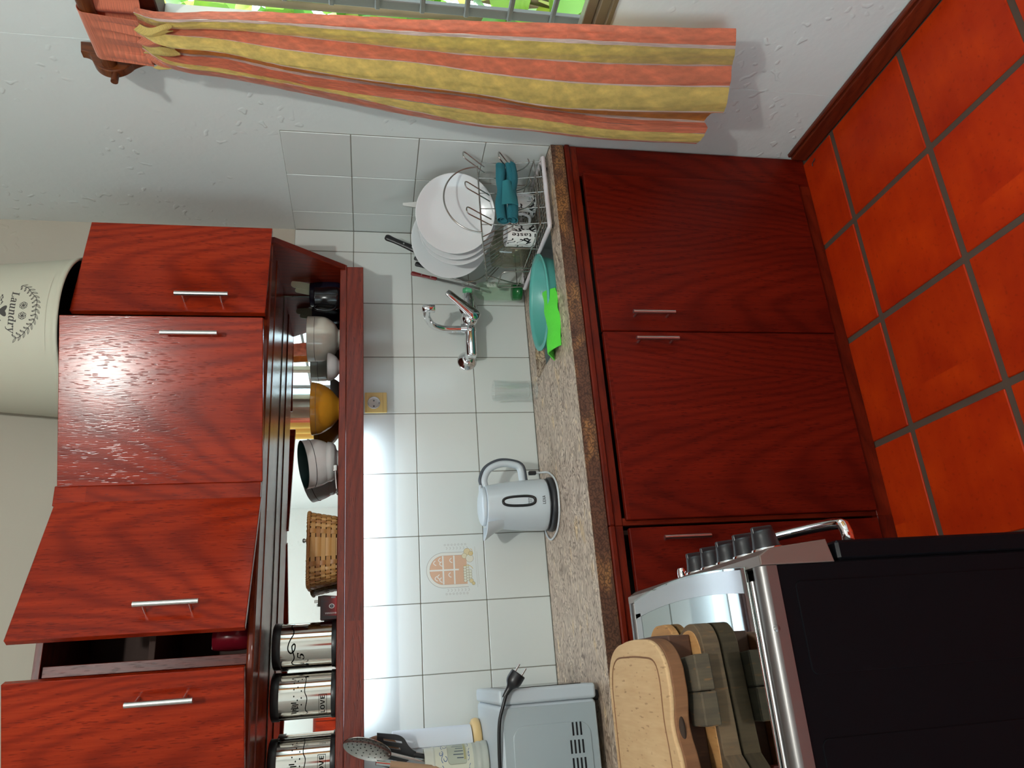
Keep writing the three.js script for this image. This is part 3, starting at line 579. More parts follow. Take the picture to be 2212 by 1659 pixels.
// ---------------------------------------------------------------- on the worktop
const TOPY = 0.8485;
{ // kettle
  const k = thing('kettle', 'white plastic electric kettle on its dark base on the worktop', 'kettle', [-1.028, TOPY, 0.135]);
  const wp = M.plain(0.54, 0.6, 0.645, 0.3, { clearcoat: 0.3, clearcoatRoughness: 0.2 });
  part(k, 'power_base', lathe([[0, 0], [0.078, 0], [0.082, 0.004], [0.082, 0.012], [0.078, 0.019], [0.0, 0.02]], 64), M.plain(0.03, 0.03, 0.033, 0.4), 'dark grey power base');
  part(k, 'body', lathe(smoothProfile([[0.0, 0.0225], [0.05, 0.0225], [0.075, 0.024], [0.077, 0.03], [0.0765, 0.06], [0.0735, 0.11], [0.068, 0.165], [0.062, 0.205]], 60).concat([[0.06, 0.2085], [0, 0.209]]), 72), wp);
  part(k, 'base_ring', lathe([[0.07, 0.0195], [0.0765, 0.0195], [0.0775, 0.023], [0.074, 0.0255]], 64), M.black);
  const lid = part(k, 'lid', lathe(smoothProfile([[0.057, 0.2095], [0.056, 0.216], [0.05, 0.221], [0.03, 0.2265], [0.0, 0.2275]], 24), 56), wp);
  part(lid, 'lid_tab', T(new RoundedBoxGeometry(0.03, 0.008, 0.02, 3, 0.003), 0.05, 0.2185, 0), wp);
  // spout lip to the left, handle to the right
  const spt = part(k, 'spout', gridSurface((u, v) => { const a = (u - 0.5) * 1.5, y = lerp(0.15, 0.2085, v), out = 0.068 - 0.03 * (y - 0.15) + 0.036 * Math.pow(v, 1.5) * Math.pow(Math.cos(a * 2.05 / 1.5), 2); return V(-out * Math.cos(a), y + 0.006 * v * Math.pow(Math.cos(a * 2), 2), out * Math.sin(a)); }, 24, 12, 0.002), wp);
  part(k, 'handle', tube([[0.055, 0.202, 0.0], [0.082, 0.206, 0.004], [0.112, 0.190, 0.006], [0.128, 0.155, 0.006], [0.126, 0.115, 0.006], [0.112, 0.093, 0.005], [0.07, 0.088, 0.003]], 0.0105, 70, 14), wp);
  part(k, 'handle_grip', tube([[0.062, 0.213, 0.0], [0.084, 0.217, 0.004], [0.118, 0.2, 0.006], [0.139, 0.158, 0.006], [0.136, 0.112, 0.006], [0.12, 0.084, 0.005], [0.075, 0.077, 0.003]], 0.0062, 70, 12), M.plain(0.05, 0.06, 0.075, 0.35), 'dark grey grip strip');
  // gauge window: black rounded ring and pale scale with marks
  const onBody = (a, y, lift) => { const r = 0.0765 - Math.max(0, y - 0.06) * 0.097 + lift; return V(r * Math.sin(a), y, r * Math.cos(a)); };
  const ring = []; const A0 = -0.02; for (let i = 0; i < 48; i++) { const t = i / 48 * Math.PI * 2, cx = Math.cos(t), sy = Math.sin(t); ring.push(onBody(A0 + 0.19 * Math.sign(cx) * Math.pow(Math.abs(cx), 0.75), 0.116 + 0.047 * Math.sign(sy) * Math.pow(Math.abs(sy), 0.7), 0.001)); }
  part(k, 'gauge_ring', tube(ring, 0.0042, 120, 10, true), M.blackGloss, 'black oval frame of the water gauge');
  const gt = canvasTex(128, 512, (c, w, h) => { c.fillStyle = '#b4babf'; c.fillRect(0, 0, w, h); c.fillStyle = '#50545a'; c.font = 'bold 34px sans-serif'; c.textAlign = 'center'; c.fillText('MAX', 64, 75); c.fillText('1.7L', 64, 112); c.fillText('1.5', 64, 178); c.fillText('1.0', 64, 315); c.fillText('MIN', 64, 440); c.fillText('0.5', 64, 476); for (const y of [85, 190, 325, 450]) c.fillRect(14, y - 28, 18, 5); });
  part(k, 'gauge', gridSurface((u, v) => onBody(A0 + (u - 0.5) * 0.34, 0.116 + (v - 0.5) * 0.084, 0.0013), 10, 10), new THREE.MeshPhysicalMaterial({ map: gt, roughness: 0.2 }));
  const lx = canvasTex(256, 96, (c, w, h) => { c.fillStyle = '#c1cad1'; c.fillRect(0, 0, w, h); c.fillStyle = '#1c1c20'; c.font = 'bold 80px sans-serif'; c.textAlign = 'center'; c.fillText('LEXA', 128, 74); });
  part(k, 'print', gridSurface((u, v) => onBody(A0 + (u - 0.5) * 0.44, 0.042 + (v - 0.5) * 0.0145, 0.0013), 12, 2), new THREE.MeshPhysicalMaterial({ map: lx, roughness: 0.3 }), 'printed letters LEXA');
  const cord = part(k, 'cord', tube([[0.104, 0.04, -0.02], [0.105, 0.018, -0.02], [0.098, 0.0045, 0.005], [0.062, 0.0035, 0.07], [0.018, 0.0035, 0.098], [-0.042, 0.0035, 0.09], [-0.086, 0.0035, 0.046], [-0.100, 0.0035, -0.035], [-0.072, 0.0035, -0.095], [-0.02, 0.0035, -0.115]], 0.0031, 130, 10), M.plasticWhite);
  part(cord, 'strain_relief', T(box(-0.006, 0.006, -0.012, 0.012, -0.006, 0.006, 0.002), 0.104, 0.05, -0.02), M.black);
}
{ // tumbler
  const g = thing('tumbler', 'clear ribbed glass tumbler standing on the worktop beside the sink', 'glass', [-0.629, TOPY, 0.06]);
  part(g, 'glass', lathe([[0, 0], [0.028, 0], [0.031, 0.003], [0.0315, 0.022], [0.033, 0.026], [0.0335, 0.09], [0.036, 0.144], [0.0345, 0.1445], [0.0315, 0.09], [0.031, 0.032], [0.024, 0.026], [0, 0.0245]], 28), new THREE.MeshPhysicalMaterial({ color: C(0.97, 0.98, 0.98), transmission: 1, thickness: 0, roughness: 0.01, ior: 1.55 }));
}
{ // washing-up liquid
  const b = thing('dish_soap_bottle', 'transparent soap bottle with a green cap and green liquid at the bottom', 'bottle', [-0.262, 0.8705, 0.062]);
  const out = [[0, 0], [0.028, 0], [0.032, 0.004], [0.032, 0.035], [0.0305, 0.06], [0.032, 0.09], [0.032, 0.13], [0.027, 0.152], [0.014, 0.166], [0.0115, 0.172], [0.0115, 0.178]];
  part(b, 'bottle', lathe(smoothProfile(out, 60), 40), new THREE.MeshPhysicalMaterial({ color: C(0.88, 0.95, 0.88), transmission: 1, thickness: 0, roughness: 0.08, ior: 1.3 }));
  part(b, 'liquid', lathe([[0, 0.001], [0.027, 0.001], [0.0308, 0.005], [0.0308, 0.033], [0, 0.034]], 40), M.plain(0.005, 0.13, 0.03, 0.15), 'dark green liquid');
  part(b, 'cap', lathe([[0, 0.176], [0.0145, 0.176], [0.015, 0.178], [0.0145, 0.196], [0.0085, 0.199], [0.008, 0.206], [0, 0.207]], 30), M.plain(0.09, 0.42, 0.2, 0.35), 'green cap');
  const lb = canvasTex(256, 128, (c, w, h) => { c.fillStyle = '#c5cfc0'; c.fillRect(0, 0, w, h); c.fillStyle = '#39473f'; for (const [x, y, s] of [[30, 40, 20], [70, 38, 26], [120, 44, 18], [160, 40, 24], [205, 42, 16]]) { c.fillRect(x, y, s, 9); c.fillRect(x + 6, y + 14, s * 0.5, 14); c.beginPath(); c.arc(x + 8, y + 46, 8, 0, 7); c.fill(); } });
  part(b, 'label', gridSurface((u, v) => V(0.0327 * Math.sin(0.5 + (u - 0.5) * 1.1), 0.095 + v * 0.032, 0.0327 * Math.cos(0.5 + (u - 0.5) * 1.1)), 12, 2), new THREE.MeshStandardMaterial({ map: lb, roughness: 0.4 }));
}
{ // washing-up basin in the sink, cloth over its edge
  const b = thing('washing_up_bowl', 'round turquoise plastic washing-up bowl standing in the sink', 'bowl', [-0.418, 0.752, 0.285]);
  const R = 0.158;
  part(b, 'shell', lathe([[0, 0], [0.11, 0], [0.118, 0.005], [0.148, 0.095], [R - 0.008, 0.112], [R, 0.115], [R, 0.121], [R - 0.012, 0.1205], [R - 0.022, 0.112], [0.112, 0.008], [0, 0.004]], 72).scale(1, 1, 0.80), M.plain(0.11, 0.43, 0.38, 0.35));
  const cl = thing('green_cloth', 'bright green microfibre cloth hanging over the edge of the turquoise bowl', 'cloth', [-0.53, 0.86, 0.395]);
  const pile = grey(256, 256, (x, y) => clamp(0.5 + 0.5 * N.noise(x * 0.5, y * 0.5, 1) + 0.3 * N.noise(x * 0.1, y * 0.1, 4)));
  const gm = new THREE.MeshPhysicalMaterial({ color: C(0.10, 0.66, 0.05), roughness: 1, sheen: 0.6, sheenColor: C(0.3, 0.9, 0.2), bumpMap: pile, bumpScale: 0.0012 });
  part(cl, 'cloth', gridSurface((u, v) => {
    const x = lerp(-0.105, 0.105, u), t = v;      // from inside the bowl, over the rim, down its outside
    const rim = 0.015 + 0.006 * N.noise(u * 4, 1, 2);
    let y, z;
    if (t < 0.45) { const s = t / 0.45; y = lerp(-0.045, rim, Math.pow(s, 0.7)); z = lerp(-0.085 - 0.02 * u, -0.012, s); }
    else { const s = (t - 0.45) / 0.55; y = rim - 0.006 * s - 0.022 * s * s; z = lerp(-0.012, 0.034, s); }
    return V(x * (1 - 0.12 * t), y + 0.002 * N.noise(u * 4, t * 3, 8), z + 0.003 * N.noise(u * 3, t * 2, 4) - 0.06 * Math.pow(u - 0.5, 2));
  }, 40, 36, 0.004), gm);
  const fr = part(cl, 'edge_trim', gridSurface((u, v) => V(0.100 + 0.014 * v, -0.02 + 0.036 * u + 0.003 * Math.sin(u * 60), -0.075 + 0.06 * u - 0.024), 30, 3, 0.002), M.plain(0.45, 0.75, 0.72, 0.9), 'pale turquoise fringe');
}
// ---------------------------------------------------------------- dish rack with dishes
const RK = { x0: -0.268, x1: -0.022, z0: 0.095, z1: 0.485, y: 0.8490 };
{
  const r = thing('dish_rack', 'chrome wire dish rack with a white coated rim, in the corner beside the sink', 'dish rack', [-0.145, RK.y, 0.29]);
  const L = (x, y, z) => V(x + 0.145, y - RK.y, z - 0.29);
  const { x0, x1, z0, z1 } = RK, W = 0.0017;
  const ring = (y, ins, rad) => tube([[x0 + ins, y, z0 + ins + 0.03], [x0 + ins, y, z0 + ins], [x0 + ins + 0.03, y, z0 + ins], [x1 - ins - 0.03, y, z0 + ins], [x1 - ins, y, z0 + ins], [x1 - ins, y, z0 + ins + 0.03], [x1 - ins, y, z1 - ins - 0.03], [x1 - ins, y, z1 - ins], [x1 - ins - 0.03, y, z1 - ins], [x0 + ins + 0.03, y, z1 - ins], [x0 + ins, y, z1 - ins], [x0 + ins, y, z1 - ins - 0.03]].map((p) => L(...p)), rad, 160, 10, true, 0.25);
  const rim = ring(0.866, 0.0, 0.007); part(r, 'rim', rim, M.plain(0.66, 0.62, 0.64, 0.4), 'white coated rim');
  for (const x of [x0 + 0.02, x1 - 0.02]) for (const z of [z0 + 0.03, z1 - 0.03]) part(r, 'foot', rod(L(x, 0.849, z), L(x, 0.868, z), 0.006, 10), M.black);
  const g = [];
  for (let x = x0 + 0.022; x < x1 - 0.01; x += 0.0205) g.push(rod(L(x, 0.868, z0), L(x, 0.868, z1), W, 6));
  for (let z = z0 + 0.026; z < z1 - 0.01; z += 0.026) g.push(rod(L(x0, 0.8705, z), L(x1, 0.8705, z), W, 6));
  part(r, 'bottom_grid', g, M.wire);
  const lowRing = ring(0.893, 0.006, W * 1.1);
  const midF = []; for (const y of [0.953, 0.961]) midF.push(rod(L(x0 + 0.02, y, z1 - 0.03), L(x1 + 0.006, y, z1 - 0.03), W * 1.15, 8));
  const up = [];
  for (const x of [x0 + 0.02, x0 + 0.075, x0 + 0.13, x0 + 0.185, x1 - 0.005]) { up.push(rod(L(x, 0.868, z1 - 0.012), L(x, 0.957, z1 - 0.03), W, 6)); up.push(rod(L(x, 0.957, z1 - 0.03), L(x, 1.064, z1 - 0.035), W, 6)); }
  for (const x of [x0 + 0.006, x1 - 0.004]) for (const z of [z0 + 0.02, z0 + 0.13, z0 + 0.25]) up.push(rod(L(x, 0.868, z), L(x, 0.96, z), W, 6));
  part(r, 'side_wires', [lowRing, ...midF, ...up], M.wire);
  const top = [rod(L(x0 - 0.008, 1.066, z1 - 0.035), L(x1 - 0.018, 1.066, z1 - 0.035), 0.0026, 8), rod(L(x0 + 0.006, 1.0, z0 + 0.03), L(x0 - 0.008, 1.066, z1 - 0.035), 0.0022, 8), rod(L(x1 - 0.006, 1.0, z0 + 0.03), L(x1 - 0.018, 1.066, z1 - 0.035), 0.0022, 8)];
  part(r, 'top_frame', top, M.wire);
  const hoop = []; for (let i = 0; i <= 24; i++) { const a = Math.PI * i / 24; hoop.push(L(-0.160 + 0.116 * Math.cos(a), 1.066 + 0.108 * Math.sin(a), z1 - 0.035 + 0.0 * i)); }
  part(r, 'hoop', tube(hoop, 0.0026, 60, 8), M.wire);
  const hoop2 = []; for (let i = 0; i <= 36; i++) { const a = -0.75 + (Math.PI + 1.5) * i / 36; hoop2.push(L(-0.155 + 0.108 * Math.cos(a), 1.075 + 0.1 * Math.sin(a), 0.125)); }
  part(r, 'hoop', [tube(hoop2, 0.0026, 80, 8), rod(L(-0.235, 1.008, 0.125), L(-0.26, 0.87, 0.1), W * 1.3, 8), rod(L(-0.075, 1.008, 0.125), L(-0.03, 0.87, 0.1), W * 1.3, 8)], M.wire);
  // plate slots: a slanted row of short wires along the left side
  const sl = []; for (let k = 0; k < 11; k++) { const z = z0 + 0.05 + k * 0.027; sl.push(rod(L(x0 - 0.002, 1.01 + 0.005 * k, z), L(x0 + 0.06, 0.955, z), W, 6)); }
  sl.push(rod(L(x0 + 0.06, 0.955, z0 + 0.04), L(x0 + 0.06, 0.955, z1 - 0.03), W * 1.2, 8));
  part(r, 'plate_slots', sl, M.wire);
  // side guard loop next to the bottle
  part(r, 'side_loop', tube([[x0, 0.868, 0.11], [x0 - 0.002, 0.95, 0.105], [x0 - 0.004, 0.965, 0.115], [x0 - 0.004, 0.965, 0.20], [x0 - 0.002, 0.95, 0.212], [x0, 0.868, 0.215]].map((p) => L(...p)), 0.0021, 70, 8, false, 0.2), M.wire);
  // cup prongs along the front
  const prong = (x, y, dx, dy, dz, w) => part(r, 'prong', tube([[x - w, y, z1 - 0.035], [x - w + dx * 0.5, y + dy * 0.5, z1 - 0.035 + dz * 0.5], [x - w + dx * 0.93, y + dy * 0.93, z1 - 0.035 + dz * 0.93], [x + dx, y + dy, z1 - 0.035 + dz], [x + w + dx * 0.93, y + dy * 0.93, z1 - 0.035 + dz * 0.93], [x + w + dx * 0.5, y + dy * 0.5, z1 - 0.035 + dz * 0.5], [x + w, y, z1 - 0.035]].map((p) => L(...p)), 0.002, 60, 8, false, 0.4), M.wire);
  prong(-0.052, 1.045, 0.02, 0.07, 0.045, 0.011); prong(-0.155, 1.035, 0.012, 0.08, 0.05, 0.011); prong(-0.24, 1.035, 0.008, 0.08, 0.05, 0.011);
  prong(-0.052, 0.957, 0.022, 0.05, 0.05, 0.012);
  for (const x of [-0.06, -0.13, -0.2]) part(r, 'hook', tube([[x, 0.957, z1 - 0.03], [x, 0.93, z1 - 0.01], [x + 0.006, 0.915, z1 + 0.012], [x + 0.012, 0.92, z1 + 0.024]].map((p) => L(...p)), 0.0019, 30, 6), M.wire);
}
{ // plates, leaning in the rack
  const prof = smoothProfile([[0, 0.004], [0.07, 0.004], [0.085, 0.006], [0.118, 0.0165], [0.124, 0.0185]], 26).concat([[0.1255, 0.0180], [0.124, 0.0155], [0.085, 0.002], [0.075, 0.0], [0.0, 0.0005]]);
  const gp = lathe(prof, 72); gp.rotateX(Math.PI / 2);
  const mk = (x, y, z, ry, rx, s, label) => { const p = thing('plate', label, 'plate', [x, y, z], 'white plates in the dish rack'); const m = part(p, 'dish', gp, M.china); m.scale.setScalar(s); p.rotation.set(rx, ry, 0, 'YXZ'); return p; };
  mk(-0.148, 1.128, 0.35, -0.50, -0.10, 0.985, 'large round white plate standing foremost in the dish rack, behind the wire hoop');
  mk(-0.150, 1.122, 0.315, -0.52, -0.14, 0.97, 'white plate just behind the foremost plate, only its rim showing below right');
  mk(-0.152, 1.116, 0.285, -0.52, -0.16, 0.97, 'third white plate from the front of the dish rack, a thin crescent of rim');
  mk(-0.143, 1.128, 0.195, -0.50, -0.10, 1.02, 'largest white plate, at the back of the rack just in front of the knives');
  const kn = (name, label, cat, a, b, r0, r1, mat, rivets) => {
    const A = V(...a), B = V(...b), o = thing(name, label, cat, a), d = B.clone().sub(A), len = d.length(), q = new THREE.Quaternion().setFromUnitVectors(V(0, 1, 0), d.clone().normalize());
    const h = lathe(smoothProfile([[0, 0], [r0 * 0.9, 0.002], [r0, len * 0.12], [r0 * 0.86, len * 0.4], [r1, len * 0.75], [r1 * 1.12, len * 0.95], [r1 * 0.7, len], [0, len]], 30), 20); h.scale(1, 1, 0.62);
    const H = part(o, 'handle', h.applyQuaternion(q), mat);
    const bl = box(-r0 * 0.9, r0 * 0.7, -0.15, 0.003, -0.0009, 0.0009, 0.0004).applyQuaternion(q); part(o, 'blade', bl, M.steel);
    for (const t of rivets) { const e = cyl(0.0024, 0.0024, r0 * 1.4, 12); e.rotateX(Math.PI / 2); e.translate(0, len * t, 0); part(H, 'rivet', e.applyQuaternion(q), M.steel); }
    return o;
  };
  kn('kitchen_knife', 'large black-handled kitchen knife standing handle up behind the plates', 'knife', [-0.128, 1.225, 0.09], [-0.072, 1.337, 0.085], 0.013, 0.0105, M.black, [0.2, 0.45]);
  kn('kitchen_knife', 'short black-handled knife, the upper of two small ones beside the large knife', 'knife', [-0.178, 1.19, 0.09], [-0.152, 1.24, 0.088], 0.0075, 0.0075, M.black, []);
  kn('kitchen_knife', 'short black-handled knife next to the red-handled one behind the plates', 'knife', [-0.201, 1.175, 0.093], [-0.178, 1.238, 0.092], 0.0075, 0.0078, M.black, []);
  kn('kitchen_knife', 'small knife with a dark red riveted handle behind the plates', 'knife', [-0.228, 1.165, 0.078], [-0.205, 1.252, 0.074], 0.0065, 0.007, M.plain(0.16, 0.012, 0.012, 0.35), [0.25, 0.6]);
  const gr = thing('grater', 'grey steel grater poking out behind the plates, nearest the corner', 'grater', [-0.062, 1.10, 0.265]);
  const cone = new THREE.CylinderGeometry(0.006, 0.036, 0.185, 4, 1); cone.rotateY(0.3); part(gr, 'body', T(cone.toNonIndexed(), 0, 0.0925, 0), new THREE.MeshStandardMaterial({ color: C(0.35, 0.35, 0.34), metalness: 0.7, roughness: 0.45, flatShading: true }));
}
{ // mugs with printed words, glass bowl, teal towel
  const mt = canvasTex(1024, 512, (c, w, h) => {
    c.fillStyle = '#e8e8e4'; c.fillRect(0, 0, w, h); c.fillStyle = '#1c1c1e'; c.strokeStyle = '#1c1c1e';
    let s = 5; const r = () => { s = (s * 16807) % 2147483647; return s / 2147483647; };
    for (let b = 0; b < 4; b++) {
      const x = b * 256 + 20;
      c.save(); c.translate(x + 62, 500); c.rotate(-Math.PI / 2); c.font = 'bold 62px sans-serif'; c.fillText('ing to refined taste', 8, 0, 470); c.restore();
      for (let k = 0; k < 26; k++) { c.save(); c.translate(x + 85 + r() * 140, r() * 500); c.rotate(r() * 6); c.lineWidth = 4 + r() * 7; c.beginPath(); c.moveTo(-28, 0); c.bezierCurveTo(-10, -50 * r(), 20, 40 * r(), 34, -8); c.stroke(); if (k % 4 === 0) { c.font = 'italic bold 84px serif'; c.fillText('Fresh'[k % 5], 0, 0); } c.restore(); }
    }
  });
  const mm = new THREE.MeshPhysicalMaterial({ map: mt, roughness: 0.25 });
  const mug = (x, z, rot, label) => {
    const m = thing('mug', label, 'mug', [x, 0.8725, z], 'printed mugs in the dish rack'); m.rotation.y = rot;
    const R = 0.039, H = 0.094;
    part(m, 'body', lathe([[0.032, 0], [R - 0.002, 0.002], [R, 0.006], [R, H]], 56), mm, 'white side printed with black words');
    part(m, 'lining', lathe([[R, H], [R - 0.0015, H + 0.002], [R - 0.003, H], [R - 0.0035, 0.01], [0, 0.006], [0, 0], [0.032, 0]], 48), M.china);
    part(m, 'handle', tube([[-R + 0.002, 0.075, 0], [-R - 0.02, 0.075, 0], [-R - 0.03, 0.05, 0], [-R - 0.02, 0.025, 0], [-R + 0.002, 0.022, 0]], 0.0045, 40, 10), M.china);
  };
  mug(-0.199, 0.325, 2.2, 'white mug printed with black words, further left of the two and fully in view');
  mug(-0.108, 0.355, 1.45, 'white mug printed with black words, half hidden by the teal towel and wires');
  const gb = thing('glass_bowl', 'smoky clear glass bowl standing behind the printed mugs in the rack', 'bowl', [-0.185, 0.8725, 0.215]);
  part(gb, 'glass', lathe(smoothProfile([[0, 0], [0.035, 0], [0.058, 0.02], [0.066, 0.06], [0.06, 0.105], [0.061, 0.118]], 30).concat([[0.058, 0.118], [0.057, 0.105], [0.063, 0.06], [0.055, 0.022], [0.034, 0.004], [0, 0.004]]), 48), new THREE.MeshPhysicalMaterial({ color: C(0.78, 0.77, 0.68), transmission: 0.95, thickness: 0, roughness: 0.06 }));
  const tw = thing('teal_towel', 'small teal towel folded over the front wires of the dish rack', 'towel', [-0.155, 0.99, 0.478]);
  const tm = new THREE.MeshPhysicalMaterial({ color: C(0.016, 0.135, 0.17), roughness: 1, sheen: 0.5, sheenColor: C(0.1, 0.4, 0.45), bumpMap: grey(128, 128, (x, y) => clamp(0.5 + 0.5 * N.noise(x * 0.6, y * 0.6, 3))), bumpScale: 0.001 });
  const roll = (cy, cz, rad, ph, pinch) => gridSurface((u, v) => {          // a spiral of cloth, swept along x
    const a = v * Math.PI * 3.4 + ph, rr2 = rad * (0.35 + 0.65 * v), x = lerp(-0.098, 0.098, u), k = 1 - pinch * Math.exp(-Math.pow((u - 0.52) / 0.16, 2));
    return V(x + 0.004 * Math.sin(a), cy * k + rr2 * k * Math.sin(a) * 1.05 + 0.006 * Math.sin(u * 4 + ph), cz + rr2 * (0.75 + 0.25 * k) * Math.cos(a) + 0.003 * N.noise(u * 6, v * 4, ph));
  }, 40, 60, 0.002);
  part(tw, 'fold', roll(0.014, 0.004, 0.019, 0.4, 0.25), tm); part(tw, 'fold', roll(-0.016, 0.008, 0.019, 2.0, 0.25), tm);
  part(tw, 'flap', gridSurface((u, v) => V(lerp(-0.06, 0.03, u), lerp(0.02, -0.028, v) * (1 - 0.5 * u), 0.027 + 0.008 * Math.sin(v * 3) - 0.01 * u), 12, 12, 0.002), new THREE.MeshPhysicalMaterial({ color: C(0.025, 0.19, 0.22), roughness: 1 }));
}
// ---------------------------------------------------------------- on the open shelf
const SY = 1.4832;
{
  const bowl = (name, label, x, z, pts, mat, inner, ring, tilt) => {
    const b = thing(name, label, 'bowl', [x, SY, z]);
    part(b, 'shell', lathe(smoothProfile(pts, 40), 64), mat);
    const n = pts.length, rim = pts[n - 1];
    part(b, 'lining', lathe([[rim[0], rim[1]], [rim[0] - 0.0015, rim[1] + 0.001], [rim[0] - 0.003, rim[1]], ...smoothProfile(pts.slice(2).map(([r, y]) => [r - 0.003, y + 0.001]), 24).reverse(), [0, pts[2][1] + 0.003]], 56), inner);
    if (ring) part(b, 'groove_line', tube(Array.from({ length: 40 }, (_, i) => { const a = i / 40 * Math.PI * 2; return V(ring[0] * Math.cos(a), ring[1], ring[0] * Math.sin(a)); }), 0.0007, 100, 6, true), M.plain(0.1, 0.09, 0.08, 0.6));
    return b;
  };
  const cream = M.plain(0.62, 0.61, 0.52, 0.12), white = M.plain(0.6, 0.6, 0.59, 0.2), must = M.plain(0.56, 0.255, 0.02, 0.16), green = M.plain(0.012, 0.045, 0.042, 0.5);
  bowl('bowl', 'large cream bowl with a fine rim line, beside the dark mugs on the shelf', -0.463, 0.093, [[0.001, 0.0], [0.03, 0.0], [0.031, 0.006], [0.05, 0.018], [0.069, 0.045], [0.0725, 0.075], [0.0725, 0.1005]], cream, cream, [0.0727, 0.078]);
  bowl('bowl', 'small white rounded bowl on the shelf between the cream and the mustard bowls', -0.568, 0.115, [[0.001, 0.0], [0.02, 0.0], [0.022, 0.003], [0.033, 0.012], [0.042, 0.026], [0.044, 0.034], [0.0435, 0.037]], white, white);
  bowl('bowl', 'deep mustard-yellow bowl on the shelf above the power socket', -0.698, 0.093, [[0.001, 0.0], [0.03, 0.0], [0.034, 0.005], [0.058, 0.026], [0.076, 0.055], [0.081, 0.075], [0.082, 0.0835]], must, must, [0.0795, 0.069]);
  bowl('bowl', 'low white bowl that carries the tilted green-lined bowl', -0.868, 0.095, [[0.001, 0.0], [0.033, 0.0], [0.034, 0.006], [0.05, 0.012], [0.058, 0.022], [0.06, 0.03], [0.061, 0.034]], white, white);
  const tb = thing('bowl', 'white bowl with a dark green inside, tilted in another bowl on the shelf', 'bowl', [-0.868, SY + 0.060, 0.093]);
  const pts = [[0.001, -0.048], [0.03, -0.046], [0.055, -0.030], [0.068, -0.005], [0.072, 0.02], [0.0725, 0.046]];
  part(tb, 'shell', lathe(smoothProfile(pts, 40), 64), white);
  part(tb, 'lining', lathe([[0.0725, 0.046], [0.0705, 0.047], [0.069, 0.046], ...smoothProfile([[0.069, 0.02], [0.062, -0.012], [0.04, -0.035], [0.0, -0.043]], 24)], 60), green, 'dark green inside');
  part(tb, 'groove_line', tube(Array.from({ length: 40 }, (_, i) => { const a = i / 40 * Math.PI * 2; return V(0.0727 * Math.cos(a), 0.024, 0.0727 * Math.sin(a)); }), 0.0008, 100, 6, true), M.black);
  tb.rotation.set(0.24, 0, 0.20);
  const pl = thing('nutcracker', 'small grey metal nutcracker lying beside the tilted bowl', 'nutcracker', [-0.905, SY, 0.158]);
  part(pl, 'jaw', T(new RoundedBoxGeometry(0.022, 0.016, 0.012, 3, 0.005), 0, 0.009, 0), M.steel);
  for (const s of [-1, 1]) part(pl, 'arm', tube([[-0.008, 0.008, s * 0.004], [-0.03, 0.007, s * 0.006], [-0.062, 0.004, s * 0.005]], 0.0034, 24, 8), M.steel);
}
{ // dark jugs with pale spatulas
  const navy = M.plain(0.006, 0.007, 0.02, 0.25), jet = M.plain(0.004, 0.004, 0.005, 0.2);
  const j = thing('mug', 'dark navy mug holding two pale spatulas at the right end of the shelf', 'mug', [-0.292, SY, 0.07]);
  part(j, 'body', lathe(smoothProfile([[0.001, 0], [0.036, 0], [0.043, 0.008], [0.047, 0.04], [0.043, 0.075], [0.039, 0.0995]], 40).concat([[0.036, 0.0995], [0.039, 0.07], [0.04, 0.02], [0, 0.006]]), 48), navy);
  part(j, 'handle', tube([[0.03, 0.085, 0.025], [0.046, 0.085, 0.042], [0.055, 0.06, 0.05], [0.046, 0.03, 0.042], [0.033, 0.025, 0.028]], 0.005, 40, 10), navy);
  const rim = part(j, 'embossed_ring', tube(Array.from({ length: 24 }, (_, i) => { const a = i / 24 * 6.283; return V(-0.012 + 0.012 * Math.cos(a), 0.072 + 0.014 * Math.sin(a), 0.0432 - 0.001 * Math.cos(a)); }), 0.0012, 60, 6, true), navy);
  const k = thing('mug', 'black mug with a curled handle between the navy mug and the cream bowl', 'mug', [-0.342, SY, 0.142]);
  part(k, 'body', lathe(smoothProfile([[0.001, 0], [0.028, 0], [0.034, 0.006], [0.036, 0.035], [0.033, 0.06], [0.034, 0.08]], 36).concat([[0.031, 0.08], [0.03, 0.06], [0.032, 0.02], [0, 0.006]]), 44), jet);
  part(k, 'handle', tube([[-0.030, 0.074, 0.008], [-0.044, 0.078, 0.012], [-0.050, 0.05, 0.014], [-0.046, 0.02, 0.014], [-0.032, 0.012, 0.01]], 0.0045, 40, 10), jet);
  const pale = M.plain(0.48, 0.52, 0.36, 0.4);
  const sp = (label, x0, y0, z0, x1, y1, z1, w) => {
    const o = thing('spatula', label, 'spatula', [x0, y0, z0], 'pale spatulas in the navy mug'), A = V(0, 0, 0), B = V(x1 - x0, y1 - y0, z1 - z0), q = new THREE.Quaternion().setFromUnitVectors(V(0, 1, 0), B.clone().normalize()), l = B.length();
    const s = new THREE.Shape(); s.moveTo(-0.005, 0); s.lineTo(0.005, 0); s.lineTo(w * 0.5, l * 0.6); s.lineTo(w * 0.5, l - w * 0.5); s.quadraticCurveTo(w * 0.45, l, 0, l); s.quadraticCurveTo(-w * 0.45, l, -w * 0.5, l - w * 0.5); s.lineTo(-w * 0.5, l * 0.6); s.closePath();
    part(o, 'blade', extrude(s, 0.003, 0.0008, 1).applyQuaternion(q), pale);
  };
  sp('upright pale green spatula with a broad rounded end in the navy mug', -0.292, SY + 0.02, 0.083, -0.272, SY + 0.158, 0.105, 0.026);
  sp('second pale green spatula leaning to the left in the navy mug', -0.315, SY + 0.02, 0.09, -0.293, SY + 0.145, 0.1, 0.016);
}
